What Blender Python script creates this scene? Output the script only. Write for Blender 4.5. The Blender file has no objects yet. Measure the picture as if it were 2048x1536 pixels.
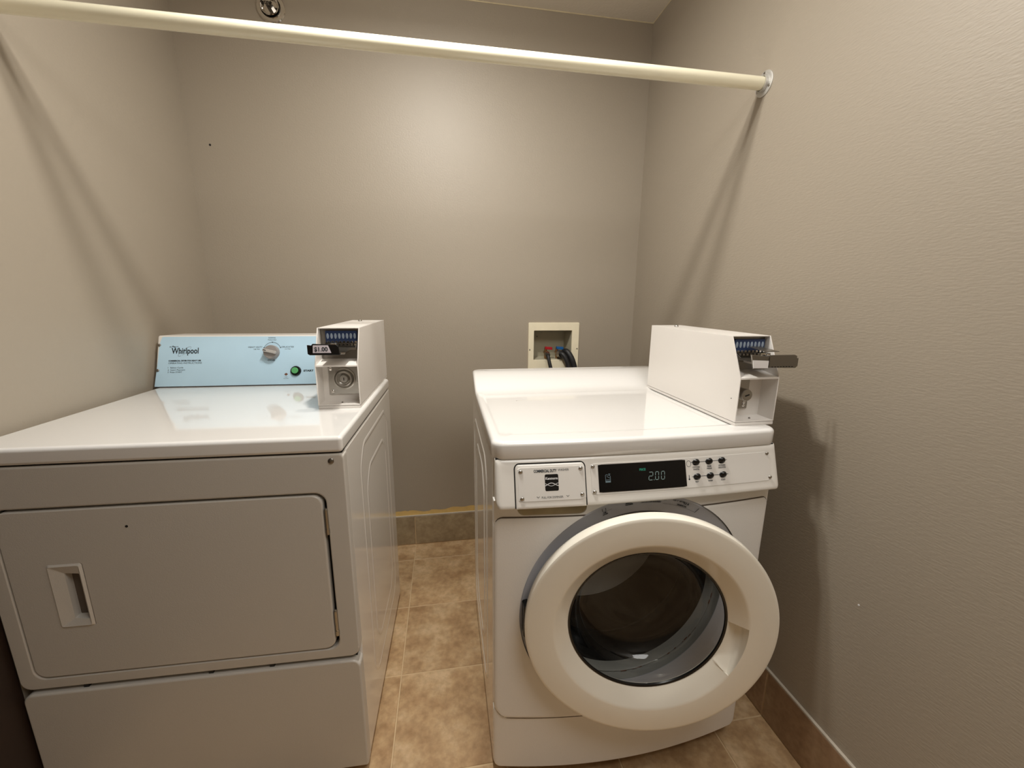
import bpy, bmesh, math, random
from mathutils import Vector, Matrix
random.seed(7)
S = bpy.context.scene
COL = S.collection
PI = math.pi
R = math.radians

# ---------------------------------------------------------------- camera, world, lights, exposure
cam_d = bpy.data.cameras.new('camera')
cam_d.sensor_width = 36.0
cam_d.lens = 807.36 / 2048 * 36.0
cam_d.clip_start = 0.02
cam = bpy.data.objects.new('camera', cam_d)
COL.objects.link(cam)
S.camera = cam
def set_camera(loc, yaw, pitch, roll):
    y, t, r = R(yaw), R(pitch), R(roll)
    fw = Vector((-math.sin(y)*math.cos(t), math.cos(y)*math.cos(t), -math.sin(t)))
    rt = Vector((math.cos(y), math.sin(y), 0)); up = rt.cross(fw)
    c, s = math.cos(r), math.sin(r)
    rt2 = rt*c + up*s; up2 = up*c - rt*s
    m = Matrix((rt2, up2, -fw)).transposed().to_4x4()
    m.translation = Vector(loc)
    cam.matrix_world = m
set_camera((0.8129, -1.8958, 1.2274), -9.4527, 12.029, 0.4536)

W_ = bpy.data.worlds.new('world'); S.world = W_; W_.use_nodes = True
W_.node_tree.nodes['Background'].inputs[0].default_value = (0.9, 0.85, 0.78, 1)
W_.node_tree.nodes['Background'].inputs[1].default_value = 0.0

LIGHT_COL = (1.0, 0.972, 0.915)
def lamp(name, kind, loc, energy, size, rot=(0, 0, 0), col=LIGHT_COL):
    d = bpy.data.lights.new(name, kind); d.energy = energy; d.color = col
    if kind == 'AREA':
        d.shape = 'DISK'; d.size = size
    else:
        d.shadow_soft_size = size
    o = bpy.data.objects.new(name, d); o.location = loc; o.rotation_euler = rot
    COL.objects.link(o); return o
# the two bulbs of the ceiling fixture: half bare bulb, half thrown down by its reflector pan
for k, ly in enumerate((-0.985, -0.862)):
    lamp('bulb_light', 'POINT', (0.80, ly, 2.305), 3.3, 0.042)
    lamp('bulb_downlight', 'AREA', (0.80, ly, 2.300), 8.5, 0.085)
# added fill light behind the camera, lifts the washer front
lamp('front_fill_light', 'AREA', (1.38, -2.0, 2.375), 16.0, 0.9, col=(1.0, 0.985, 0.955))

S.view_settings.view_transform = 'Standard'
S.view_settings.look = 'None'
S.view_settings.gamma = 1.0
S.view_settings.use_curve_mapping = False
S.view_settings.exposure = 0.0

# ---------------------------------------------------------------- material helpers
def srgb(r, g, b):
    f = lambda c: (c/255/12.92) if c/255 <= 0.04045 else ((c/255+0.055)/1.055)**2.4
    return (f(r), f(g), f(b), 1.0)
def mat(name, col, rough=0.5, metal=0.0, bump=None, noise=None, coat=0.0, spec=0.5, emit=None, alpha=None):
    """bump=(scale, distance, stretch xyz); noise=(scale, amount, detail) brightness mottling"""
    m = bpy.data.materials.new(name); m.use_nodes = True
    nt = m.node_tree; b = nt.nodes['Principled BSDF']
    b.inputs['Base Color'].default_value = col
    b.inputs['Roughness'].default_value = rough
    b.inputs['Metallic'].default_value = metal
    b.inputs['Coat Weight'].default_value = coat
    b.inputs['Coat Roughness'].default_value = 0.04
    b.inputs['Specular IOR Level'].default_value = spec
    geo = nt.nodes.new('ShaderNodeTexCoord')
    if noise:
        n = nt.nodes.new('ShaderNodeTexNoise'); n.inputs['Scale'].default_value = noise[0]
        n.inputs['Detail'].default_value = noise[2]
        nt.links.new(geo.outputs['Object'], n.inputs['Vector'])
        mx = nt.nodes.new('ShaderNodeMix'); mx.data_type = 'RGBA'
        a = noise[1]
        mx.inputs[6].default_value = (col[0]*(1-a), col[1]*(1-a), col[2]*(1-a), 1)
        mx.inputs[7].default_value = (min(1, col[0]*(1+a)), min(1, col[1]*(1+a)), min(1, col[2]*(1+a)), 1)
        nt.links.new(n.outputs['Fac'], mx.inputs[0]); nt.links.new(mx.outputs[2], b.inputs['Base Color'])
    if bump:
        mp = nt.nodes.new('ShaderNodeMapping'); mp.inputs['Scale'].default_value = bump[2]
        nt.links.new(geo.outputs['Object'], mp.inputs['Vector'])
        n2 = nt.nodes.new('ShaderNodeTexNoise'); n2.inputs['Scale'].default_value = bump[0]; n2.inputs['Detail'].default_value = 3
        nt.links.new(mp.outputs[0], n2.inputs['Vector'])
        bp = nt.nodes.new('ShaderNodeBump'); bp.inputs['Distance'].default_value = bump[1]; bp.inputs['Strength'].default_value = 1
        nt.links.new(n2.outputs['Fac'], bp.inputs['Height']); nt.links.new(bp.outputs[0], b.inputs['Normal'])
    if emit:
        b.inputs['Emission Color'].default_value = emit[0]; b.inputs['Emission Strength'].default_value = emit[1]
    return m

def glass_mat(name, tint=(0.93, 0.95, 0.94, 1), rough=0.02):
    m = bpy.data.materials.new(name); m.use_nodes = True
    nt = m.node_tree; nt.nodes.clear()
    out = nt.nodes.new('ShaderNodeOutputMaterial'); mix = nt.nodes.new('ShaderNodeMixShader')
    tr = nt.nodes.new('ShaderNodeBsdfTransparent'); gl = nt.nodes.new('ShaderNodeBsdfGlossy')
    lw = nt.nodes.new('ShaderNodeLayerWeight'); pw = nt.nodes.new('ShaderNodeMath'); pw.operation = 'POWER'; pw.inputs[1].default_value = 4.0
    fr = nt.nodes.new('ShaderNodeMapRange'); fr.inputs[3].default_value = 0.04; fr.inputs[4].default_value = 0.9
    nt.links.new(lw.outputs['Facing'], pw.inputs[0]); nt.links.new(pw.outputs[0], fr.inputs[0])
    tr.inputs[0].default_value = tint; gl.inputs['Roughness'].default_value = rough
    nt.links.new(fr.outputs[0], mix.inputs[0]); nt.links.new(tr.outputs[0], mix.inputs[1]); nt.links.new(gl.outputs[0], mix.inputs[2])
    nt.links.new(mix.outputs[0], out.inputs[0])
    return m

M = {}
M['wall'] = mat('greige_eggshell_paint', srgb(164, 153, 137), 0.52, bump=(170, 0.0004, (1, 1, 1)), spec=0.75)
M['wall_r'] = mat('greige_rolled_paint', srgb(164, 153, 137), 0.52, bump=(130, 0.0005, (1, 0.6, 2.2)), spec=0.75)
M['ceil'] = mat('ceiling_paint', srgb(226, 218, 204), 0.8, bump=(90, 0.0008, (1, 1, 1)))
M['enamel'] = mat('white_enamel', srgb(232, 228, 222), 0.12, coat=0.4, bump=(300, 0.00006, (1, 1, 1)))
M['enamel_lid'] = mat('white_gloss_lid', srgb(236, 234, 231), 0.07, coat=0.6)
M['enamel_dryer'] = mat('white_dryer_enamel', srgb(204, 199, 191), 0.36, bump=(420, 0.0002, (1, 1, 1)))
M['enamel_front'] = mat('white_textured_enamel', srgb(240, 237, 232), 0.33, bump=(420, 0.0002, (1, 1, 1)))
M['plastic'] = mat('white_plastic', srgb(233, 229, 222), 0.22, coat=0.15)
M['door_plastic'] = mat('cream_door_plastic', srgb(246, 240, 226), 0.16, coat=0.3)
M['boxpaint'] = mat('white_powder_coat', srgb(236, 231, 225), 0.3, bump=(500, 0.0001, (1, 1, 1)))
M['greypl'] = mat('grey_plastic', srgb(190, 192, 200), 0.4)
M['rubber'] = mat('grey_rubber', srgb(160, 160, 156), 0.45, noise=(8, 0.12, 4))
M['grime'] = mat('rusty_grime', srgb(112, 72, 54), 0.6, noise=(60, 0.4, 4))
M['pocket'] = mat('yellowed_plastic', srgb(218, 205, 172), 0.5, noise=(30, 0.2, 4))
M['darkfill'] = mat('dark_filler_brown', srgb(46, 32, 24), 0.5, noise=(6, 0.3, 5))  # near-black of the added slab, darkness put into its colour
M['seam'] = mat('seam_shade', srgb(96, 86, 76), 0.8)  # shade of joints and the handle slot put into the colour
M['dark'] = mat('dark_gap', srgb(26, 23, 20), 0.8)
M['black'] = mat('black_plastic', srgb(14, 14, 15), 0.25)
M['glossblack'] = mat('black_display_glass', srgb(6, 6, 8), 0.08)
M['steel'] = mat('brushed_steel', srgb(176, 172, 165), 0.28, 1.0, bump=(200, 0.0002, (1, 8, 1)))
M['steel_dk'] = mat('dark_steel', srgb(138, 134, 128), 0.35, 1.0)
M['zinc'] = mat('zinc_plate', srgb(205, 203, 198), 0.45, 0.6)
M['chrome'] = mat('chrome', srgb(225, 222, 218), 0.08, 1.0)
M['blue'] = mat('blue_console_film', srgb(190, 222, 242), 0.35, noise=(14, 0.03, 3))
M['slotblue'] = mat('navy_slot_label', srgb(34, 52, 88), 0.4)
M['slotgrey'] = mat('pale_slot_liner', srgb(148, 162, 178), 0.4)
M['ink'] = mat('dark_ink', srgb(30, 40, 48), 0.6)
M['inkgrey'] = mat('grey_ink', srgb(108, 128, 138), 0.6)
M['inkwhite'] = mat('white_ink', srgb(225, 225, 225), 0.5)
M['faceplate'] = mat('silver_faceplate', srgb(226, 222, 216), 0.35)
M['knob'] = mat('grey_dial_plastic', srgb(150, 145, 142), 0.4)
M['knobridge'] = mat('light_dial_ridge', srgb(184, 180, 176), 0.35)
M['green'] = mat('green_button', srgb(96, 176, 112), 0.35)
M['red'] = mat('red_valve_handle', srgb(170, 22, 34), 0.4)
M['bluev'] = mat('blue_valve_handle', srgb(14, 88, 150), 0.4)
M['brass'] = mat('brass_valve', srgb(190, 150, 110), 0.35, 1.0)
M['hose'] = mat('black_hose_rubber', srgb(30, 30, 32), 0.4, bump=(400, 0.0004, (1, 1, 6)))
M['rod'] = mat('cream_rod_enamel', srgb(246, 240, 214), 0.2, coat=0.3)
M['cream'] = mat('cream_box_plastic', srgb(244, 234, 206), 0.45, noise=(25, 0.06, 4))
M['creamin'] = mat('grey_green_box_liner', srgb(176, 170, 148), 0.5, noise=(12, 0.1, 3))
M['rawstrip'] = mat('unpainted_yellow_strip', srgb(222, 188, 118), 0.7, noise=(35, 0.15, 4))
M['grout'] = mat('tan_grout', srgb(206, 180, 142), 0.85, noise=(60, 0.12, 4))
M['grout_w'] = mat('white_caulk', srgb(186, 176, 160), 0.6)
M['drum'] = mat('drum_steel', srgb(48, 44, 42), 0.30, 0.9)
M['lcd'] = mat('display_segments', srgb(20, 24, 24), 0.5, emit=(srgb(150, 170, 160), 0.5))
M['lcdg'] = mat('display_green_word', srgb(10, 24, 20), 0.5, emit=(srgb(40, 140, 110), 0.45))
M['glass'] = glass_mat('door_glass', (0.72, 0.73, 0.72, 1))
M['paper'] = mat('price_sticker', srgb(216, 208, 216), 0.5)
M['paperw'] = mat('white_price_sticker', srgb(240, 238, 238), 0.3)

def tile_mat(name, c1, c2, c3, rough=0.42):
    m = bpy.data.materials.new(name); m.use_nodes = True
    nt = m.node_tree; b = nt.nodes['Principled BSDF']; b.inputs['Roughness'].default_value = rough
    g = nt.nodes.new('ShaderNodeNewGeometry'); oi = nt.nodes.new('ShaderNodeObjectInfo')
    n1 = nt.nodes.new('ShaderNodeTexNoise'); n1.inputs['Scale'].default_value = 10; n1.inputs['Detail'].default_value = 7; n1.inputs['Roughness'].default_value = 0.62
    n2 = nt.nodes.new('ShaderNodeTexNoise'); n2.inputs['Scale'].default_value = 55; n2.inputs['Detail'].default_value = 5
    vm = nt.nodes.new('ShaderNodeVectorMath'); vm.operation = 'ADD'
    cx = nt.nodes.new('ShaderNodeCombineXYZ')
    ml = nt.nodes.new('ShaderNodeMath'); ml.operation = 'MULTIPLY'; ml.inputs[1].default_value = 13.0
    nt.links.new(oi.outputs['Random'], ml.inputs[0]); nt.links.new(ml.outputs[0], cx.inputs[0]); nt.links.new(ml.outputs[0], cx.inputs[2])
    nt.links.new(g.outputs['Position'], vm.inputs[0]); nt.links.new(cx.outputs[0], vm.inputs[1])
    nt.links.new(vm.outputs[0], n1.inputs['Vector']); nt.links.new(vm.outputs[0], n2.inputs['Vector'])
    r = nt.nodes.new('ShaderNodeValToRGB')
    e = r.color_ramp.elements; e[0].position = 0.34; e[0].color = c1; e[1].position = 0.66; e[1].color = c3
    x = r.color_ramp.elements.new(0.5); x.color = c2
    nt.links.new(n1.outputs['Fac'], r.inputs[0])
    mx = nt.nodes.new('ShaderNodeMix'); mx.data_type = 'RGBA'; mx.blend_type = 'MULTIPLY'; mx.inputs[0].default_value = 0.55
    r2 = nt.nodes.new('ShaderNodeValToRGB'); r2.color_ramp.elements[0].position = 0.3; r2.color_ramp.elements[0].color = (0.62, 0.58, 0.54, 1)
    r2.color_ramp.elements[1].position = 0.62; r2.color_ramp.elements[1].color = (1, 1, 1, 1)
    nt.links.new(n2.outputs['Fac'], r2.inputs[0])
    nt.links.new(r.outputs[0], mx.inputs[6]); nt.links.new(r2.outputs[0], mx.inputs[7])
    hv = nt.nodes.new('ShaderNodeHueSaturation')
    mr = nt.nodes.new('ShaderNodeMapRange'); mr.inputs[3].default_value = 0.92; mr.inputs[4].default_value = 1.08
    nt.links.new(oi.outputs['Random'], mr.inputs[0]); nt.links.new(mr.outputs[0], hv.inputs['Value'])
    nt.links.new(mx.outputs[2], hv.inputs['Color']); nt.links.new(hv.outputs[0], b.inputs['Base Color'])
    bp = nt.nodes.new('ShaderNodeBump'); bp.inputs['Distance'].default_value = 0.0012
    nt.links.new(n1.outputs['Fac'], bp.inputs['Height']); nt.links.new(bp.outputs[0], b.inputs['Normal'])
    return m
M['tile'] = tile_mat('beige_stone_tile', srgb(168, 134, 96), srgb(192, 160, 120), srgb(212, 184, 146))
M['tile_b'] = tile_mat('grey_brown_baseboard_tile', srgb(152, 134, 106), srgb(168, 150, 120), srgb(182, 164, 132))
M['tile_r'] = tile_mat('brown_baseboard_tile', srgb(150, 120, 92), srgb(164, 134, 104), srgb(176, 148, 116))

def drum_back_mat():
    m = mat('perforated_drum_steel', srgb(60, 52, 46), 0.4, 0.7)
    nt = m.node_tree; b = nt.nodes['Principled BSDF']
    tc = nt.nodes.new('ShaderNodeTexCoord'); v = nt.nodes.new('ShaderNodeTexVoronoi')
    v.inputs['Scale'].default_value = 95; v.inputs['Randomness'].default_value = 0.05
    nt.links.new(tc.outputs['Object'], v.inputs['Vector'])
    r = nt.nodes.new('ShaderNodeValToRGB'); r.color_ramp.elements[0].position = 0.28; r.color_ramp.elements[0].color = (0.01, 0.01, 0.01, 1)
    r.color_ramp.elements[1].position = 0.36; r.color_ramp.elements[1].color = srgb(58, 50, 44)
    nt.links.new(v.outputs['Distance'], r.inputs[0]); nt.links.new(r.outputs[0], b.inputs['Base Color'])
    return m
M['drumholes'] = drum_back_mat()

# ---------------------------------------------------------------- mesh helpers
def link(name, me, m=None, parent=None, smooth=True, bevel=0, segs=2, angle=35, label=None):
    if smooth:
        for p in me.polygons: p.use_smooth = True
    o = bpy.data.objects.new(name, me)
    if m is not None and not me.materials: me.materials.append(M[m] if isinstance(m, str) else m)
    COL.objects.link(o)
    if parent is not None: o.parent = parent
    if bevel:
        b = o.modifiers.new('bevel', 'BEVEL'); b.width = bevel; b.segments = segs; b.limit_method = 'ANGLE'; b.angle_limit = R(angle)
        w = o.modifiers.new('wn', 'WEIGHTED_NORMAL'); w.keep_sharp = True
    elif smooth:
        # sharp edges where faces meet at a real corner
        bm = bmesh.new(); bm.from_mesh(me)
        for e in bm.edges:
            if len(e.link_faces) == 2 and e.calc_face_angle(0) > R(angle): e.smooth = False
        bm.to_mesh(me); bm.free()
    if label: o['label'] = label
    return o
def mesh(verts, faces):
    me = bpy.data.meshes.new('m'); me.from_pydata([tuple(v) for v in verts], [], faces); me.update()
    bm = bmesh.new(); bm.from_mesh(me); bmesh.ops.recalc_face_normals(bm, faces=bm.faces); bm.to_mesh(me); bm.free()
    return me
class MB:
    def __init__(s): s.v = []; s.f = []
    def add(s, vs, fs):
        n = len(s.v); s.v += [tuple(v) for v in vs]; s.f += [tuple(i+n for i in f) for f in fs]; return s
    def box(s, x0, x1, y0, y1, z0, z1):
        return s.add([(x0,y0,z0),(x1,y0,z0),(x1,y1,z0),(x0,y1,z0),(x0,y0,z1),(x1,y0,z1),(x1,y1,z1),(x0,y1,z1)],
                     [(0,3,2,1),(4,5,6,7),(0,1,5,4),(1,2,6,5),(2,3,7,6),(3,0,4,7)])
    def prism(s, pts, axis, a, b):
        """pts 2D outline, extruded along axis 'x','y','z' from a to b"""
        def P(q, t):
            return {'x': (t, q[0], q[1]), 'y': (q[0], t, q[1]), 'z': (q[0], q[1], t)}[axis]
        n = len(pts)
        return s.add([P(q, a) for q in pts] + [P(q, b) for q in pts],
                     [tuple(range(n)), tuple(range(2*n-1, n-1, -1))] + [(i, (i+1) % n, n+(i+1) % n, n+i) for i in range(n)])
    def lathe(s, prof, c=(0,0,0), axis='y', n=48, close=False):
        """prof list of (r, t) ; axis direction t"""
        vs = []
        for r, t in prof:
            for k in range(n):
                a = 2*PI*k/n; x, y = r*math.cos(a), r*math.sin(a)
                q = {'y': (x, t, y), 'z': (x, y, t), 'x': (t, x, y)}[axis]
                vs.append((q[0]+c[0], q[1]+c[1], q[2]+c[2]))
        fs = []
        m = len(prof)
        for i in range(m-1 + (1 if close else 0)):
            for k in range(n):
                j = (i+1) % m; fs.append((i*n+k, i*n+(k+1) % n, j*n+(k+1) % n, j*n+k))
        if not close:
            if prof[0][0] > 1e-6: pass
        return s.add(vs, fs)
    def cyl(s, r, a, b, c=(0,0,0), axis='y', n=24, r2=None):
        r2 = r if r2 is None else r2
        k0 = len(s.v); s.lathe([(r, a), (r2, b)], c, axis, n)
        s.f.append(tuple(range(k0, k0+n))); s.f.append(tuple(range(k0+2*n-1, k0+n-1, -1))); return s
    def tube(s, path, r, n=12, cap=True):
        P = [Vector(p) for p in path]; rings = []
        up = Vector((0, 0, 1))
        for i, p in enumerate(P):
            t = (P[min(i+1, len(P)-1)] - P[max(i-1, 0)]).normalized()
            u = t.cross(up)
            if u.length < 1e-3: u = t.cross(Vector((0, 1, 0)))
            u.normalize(); w = u.cross(t)
            rings.append([p + (u*math.cos(2*PI*k/n) + w*math.sin(2*PI*k/n))*r for k in range(n)])
        vs = [v for rr in rings for v in rr]; fs = []
        for i in range(len(P)-1):
            for k in range(n): fs.append((i*n+k, i*n+(k+1) % n, (i+1)*n+(k+1) % n, (i+1)*n+k))
        if cap: fs.append(tuple(range(n))); fs.append(tuple(range(len(vs)-n, len(vs)))[::-1])
        return s.add(vs, fs)
    def me(s): return mesh(s.v, s.f)
    def build(s, name, m, parent=None, **k): return link(name, s.me(), m, parent, **k)
def empty(name, loc, rz=0, label=None, cat=None, group=None, rot=None):
    o = bpy.data.objects.new(name, None); o.empty_display_size = 0.1
    o.location = loc; o.rotation_euler = rot if rot else (0, 0, rz); COL.objects.link(o)
    if label: o['label'] = label
    if cat: o['category'] = cat
    if group: o['group'] = group
    return o
def tag(o, label=None, cat=None, group=None, kind=None):
    for k, v in (('label', label), ('category', cat), ('group', group), ('kind', kind)):
        if v: o[k] = v
    return o
def rrect(x0, x1, z0, z1, r, n=6, rs=None):
    """rounded rectangle outline, counter-clockwise, rs = radii (bl, br, tr, tl)"""
    rs = rs or (r, r, r, r); pts = []
    for (cx, cz, sx, sz, a0), q in zip(((x0, z0, 1, 1, PI), (x1, z0, -1, 1, 1.5*PI), (x1, z1, -1, -1, 0), (x0, z1, 1, -1, PI/2)), rs):
        for k in range(n+1):
            a = a0 + PI/2*k/n
            pts.append((cx + sx*q + q*math.cos(a), cz + sz*q + q*math.sin(a)))
    return pts
def frame_plate(outer, inner, y0, y1):
    """plate with a hole; outlines have equal counts; front y0, back y1"""
    n = len(outer); b = MB()
    vs = [(x, y0, z) for x, z in outer] + [(x, y0, z) for x, z in inner] + [(x, y1, z) for x, z in outer] + [(x, y1, z) for x, z in inner]
    fs = []
    for i in range(n):
        j = (i+1) % n
        fs += [(i, j, n+j, n+i), (2*n+i, 3*n+i, 3*n+j, 2*n+j), (i, 2*n+i, 2*n+j, j), (n+i, n+j, 3*n+j, 3*n+i)]
    return b.add(vs, fs)
def smoothstep(x, a, b):
    t = max(0, min(1, (x-a)/(b-a))); return t*t*(3-2*t)

# text as flat mesh data, mapped by a function (x, y) -> 3D point
def text_data(s, size, bold=0.0, ax='LEFT', sx=1.0, ital=0.0):
    c = bpy.data.curves.new('t', 'FONT'); c.body = s; c.size = size; c.align_x = ax; c.offset = bold; c.resolution_u = 3; c.shear = ital
    o = bpy.data.objects.new('t', c); COL.objects.link(o)
    dg = bpy.context.evaluated_depsgraph_get(); dg.update()
    me = o.evaluated_get(dg).to_mesh()
    v = [(p.co.x*sx, p.co.y) for p in me.vertices]; f = [tuple(p.vertices) for p in me.polygons]
    bpy.data.objects.remove(o); bpy.data.curves.remove(c)
    return v, f
class Print:
    """collects flat ink shapes on a face given by mapping fn"""
    def __init__(s, fn): s.fn = fn; s.b = MB()
    def text(s, x, y, t, size, bold=0.0, ax='LEFT', width=None, ital=0.0):
        v, f = text_data(t, size, bold, 'LEFT', 1.0, ital)
        if not v: return s
        x0 = min(p[0] for p in v); x1 = max(p[0] for p in v)
        k = (width/(x1-x0)) if width else 1.0
        off = {'LEFT': 0, 'CENTER': -(x1-x0)*k/2, 'RIGHT': -(x1-x0)*k}[ax]
        s.b.add([s.fn(x + off + (p[0]-x0)*k, y + p[1]) for p in v], f); return s
    def rect(s, x0, x1, y0, y1, nx=1):
        for k in range(nx):
            a, b = x0+(x1-x0)*k/nx, x0+(x1-x0)*(k+1)/nx
            s.b.add([s.fn(a, y0), s.fn(b, y0), s.fn(b, y1), s.fn(a, y1)], [(0, 1, 2, 3)])
        return s
    def line(s, pts, w):
        for (xa, ya), (xb, yb) in zip(pts[:-1], pts[1:]):
            dx, dy = xb-xa, yb-ya; L = math.hypot(dx, dy) or 1; nx, ny = -dy/L*w/2, dx/L*w/2
            s.b.add([s.fn(xa+nx, ya+ny), s.fn(xb+nx, yb+ny), s.fn(xb-nx, yb-ny), s.fn(xa-nx, ya-ny)], [(0, 1, 2, 3)])
        return s
    def disc(s, x, y, r, n=20):
        s.b.add([s.fn(x+r*math.cos(2*PI*k/n), y+r*math.sin(2*PI*k/n)) for k in range(n)], [tuple(range(n))]); return s
    def done(s, name, m, parent, label=None):
        me = bpy.data.meshes.new('ink'); me.from_pydata(s.b.v, [], s.b.f); me.update()
        o = link(name, me, m, parent, smooth=False, label=label)
        if name in ('lettering', 'logo_script', 'price', 'price_digits', 'display_icon', 'display_word'): o['kind'] = 'stuff'
        return o

def screw(parent, p, rot, r=0.005, m='chrome', slot=True, name='screw'):
    """round head screw, head towards local -y"""
    b = MB(); b.lathe([(r, 0.0), (r, -0.001), (r*0.85, -0.0022), (r*0.5, -0.003), (0.00001, -0.0032)], n=16)
    o = b.build(name, m, parent, smooth=True); o.location = p; o.rotation_euler = rot
    if slot:
        c = MB(); c.box(-r*0.7, r*0.7, -0.00345, -0.0027, -r*0.13, r*0.13); c.box(-r*0.13, r*0.13, -0.00345, -0.0027, -r*0.7, r*0.7)
        return o, c
    return o, None
SCREWS_MESH = {}
def screws(parent, pts, rot=(0, 0, 0), r=0.005, m='steel'):
    key = (round(r, 5), m)
    if key not in SCREWS_MESH:
        b = MB(); b.lathe([(r, 0.0), (r, -0.001), (r*0.85, -0.0022), (r*0.5, -0.003), (0.00001, -0.0032)], n=16)
        # cross recess drawn as four small wedges cut deeper in the head
        SCREWS_MESH[key] = b.me()
    out = []
    for q in pts:
        o = link('screw', SCREWS_MESH[key], m, parent); o.location = q; o.rotation_euler = rot; out.append(o)
    return out

# ---------------------------------------------------------------- room
XL, XR, H = -0.1447, 1.7326, 2.3879
YF = -3.05      # front wall, behind the camera
HB = 0.1593; G0 = 0.1323; T = 0.3053; GX = 0.6406
def struct(o): o['kind'] = 'structure'; return o
# added dark slab at the left wall's end, stands in for the dark space there
d1 = struct(MB().box(XL-0.036, XL+0.0015, -1.86, -0.9855, 0.008, 2.03).build('dark_filler', 'darkfill', smooth=False, bevel=0.002))
# outlet box hole in the back wall
HX0, HX1, HZ0, HZ1 = 1.222, 1.432, 0.915, 1.090
outer = [(XL, 0), (XR, 0), (XR, H), (XL, H)]; inner = [(HX0, HZ0), (HX1, HZ0), (HX1, HZ1), (HX0, HZ1)]
wb = struct(frame_plate(outer, inner, 0.0, 0.12).build('wall_back', 'wall', smooth=False))
YE, XF = -0.985, -1.35     # the left wall ends beside the dryer front; the room widens there
struct(MB().box(XL-0.12, XL, YE, 0.12, 0, H).build('wall_left', 'wall', smooth=False))
struct(MB().box(XF, XL-0.12, YE, YE+0.1, 0, H).build('wall_left_return', 'wall', smooth=False))
struct(MB().box(XF-0.1, XF, YF, YE+0.1, 0, H).build('wall_far_left', 'wall', smooth=False))
wr = struct(MB().box(XR, XR+0.1, YF, 0.12, 0, H).build('wall_right', 'wall_r', smooth=False))
struct(MB().box(XF-0.1, XR+0.1, YF-0.1, YF, 0, H).build('wall_front', 'wall', smooth=False))
struct(MB().box(XF-0.1, XR+0.1, YF-0.1, 0.12, H, H+0.08).build('ceiling', 'ceil', smooth=False))
# dark shrinkage crack where the ceiling meets the walls
crack = MB()
crack.box(0.2, XR-0.001, -0.0016, 0, H-0.0035, H); crack.box(XR-0.0016, XR, -0.6, 0, H-0.003, H)
struct(crack.build('trim_1', 'pocket', smooth=False))
# small paint chip in the back wall
MB().cyl(0.004, -0.0007, 0.0, (-0.068, 0, 1.800), 'y', 10).build('nail_hole', 'dark', wb, label='small dark nail hole')
MB().cyl(0.0022, XR-0.0009, XR, (0, -1.237, 0.545), 'x', 8).build('paint_fleck', 'inkwhite', wr, label='tiny white paint fleck')

# floor: grout bed with separate tiles
floor = struct(MB().box(XF-0.1, XR+0.1, YF-0.1, 0.12, -0.06, -0.0015).build('floor', 'grout', smooth=False))
tile_cache = {}
def tile_obj(w, d, th, m, parent, loc, axis='z', name='tile'):
    key = (round(w, 4), round(d, 4), th, m, axis)
    if key not in tile_cache:
        g = 0.002; e = 0.0012
        def ring(i, h): return [(g+i, g+i, h), (w-g-i, g+i, h), (w-g-i, d-g-i, h), (g+i, d-g-i, h)]
        v = ring(0, -0.006) + ring(0, th-e) + ring(e, th)
        f = [(0, 3, 2, 1), (8, 9, 10, 11)]
        for b in (0, 4):
            for i in range(4): f.append((b+i, b+(i+1) % 4, b+4+(i+1) % 4, b+4+i))
        if axis == 'y': v = [(x, -z, y) for x, y, z in v]      # lies on the back wall, faces -y
        if axis == 'x': v = [(-z, y, x) for x, y, z in v]      # on the right wall, w up, d along y
        if axis == '-x': v = [(z, y, x) for x, y, z in v]
        tile_cache[key] = mesh(v, f)
        tile_cache[key].materials.append(M[m])
    o = bpy.data.objects.new(name, tile_cache[key]); COL.objects.link(o); o.parent = parent; o.location = loc
    return o
xs = [XF]
x = GX - 6*T
while x < XR - 0.01:
    if x > XF + 0.02: xs.append(x)
    x += T
xs.append(XR)
ys = [0.0, -G0]
while ys[-1] - T > YF: ys.append(ys[-1] - T)
ys.append(YF)
for i in range(len(xs)-1):
    for j in range(len(ys)-1):
        w, d = xs[i+1]-xs[i], ys[j]-ys[j+1]
        if w < 0.02 or d < 0.02: continue
        xa = xs[i]
        if ys[j+1] > YE - T and xs[i+1] < XL + 0.01: continue
        if ys[j+1] > YE and xa < XL: w -= XL - xa; xa = XL
        o = tile_obj(w, d, 0.0, 'tile', floor, (xa, ys[j+1], 0.0))
        o.location.z = random.uniform(-0.0003, 0.0003)
# baseboards of the same tile, cut to height
BT = 0.008
bbb = struct(MB().box(XL, XR, -BT+0.002, 0, 0, HB).build('baseboard_back', 'grout', smooth=False))
bx = [XL] + [q for q in xs if q > XL + 0.02]
for i in range(len(bx)-1):
    tile_obj(bx[i+1]-bx[i], HB-0.003, BT, 'tile_b', bbb, (bx[i], 0, 0.0015), 'y')
MB().box(XL, XR, -BT, 0, HB-0.0035, HB+0.0015).build('grout_line', 'grout_w', bbb, smooth=False, bevel=0.001)
bbr = struct(MB().box(XR-BT+0.002, XR, YF, -BT, 0, HB).build('baseboard_right', 'grout', smooth=False))
bbl = struct(MB().box(XL, XL+BT-0.002, YE, -BT, 0, HB).build('baseboard_left', 'grout', smooth=False))
for j in range(len(ys)-1):
    d = ys[j]-ys[j+1]
    if d < 0.02: continue
    tile_obj(HB-0.003, d, BT, 'tile_r', bbr, (XR, ys[j+1], 0.0015), 'x')
    if ys[j] > YE+0.02:
        dl = min(d, ys[j]-YE); tile_obj(HB-0.003, dl, BT, 'tile_r', bbl, (XL, ys[j]-dl, 0.0015), '-x')
MB().box(XR-BT, XR, YF, -BT, HB-0.003, HB+0.003).build('grout_line', 'grout_w', bbr, smooth=False, bevel=0.001)
MB().box(XL, XL+BT, YE+0.004, -BT, HB-0.003, HB+0.003).build('grout_line', 'grout_w', bbl, smooth=False, bevel=0.001)
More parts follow.
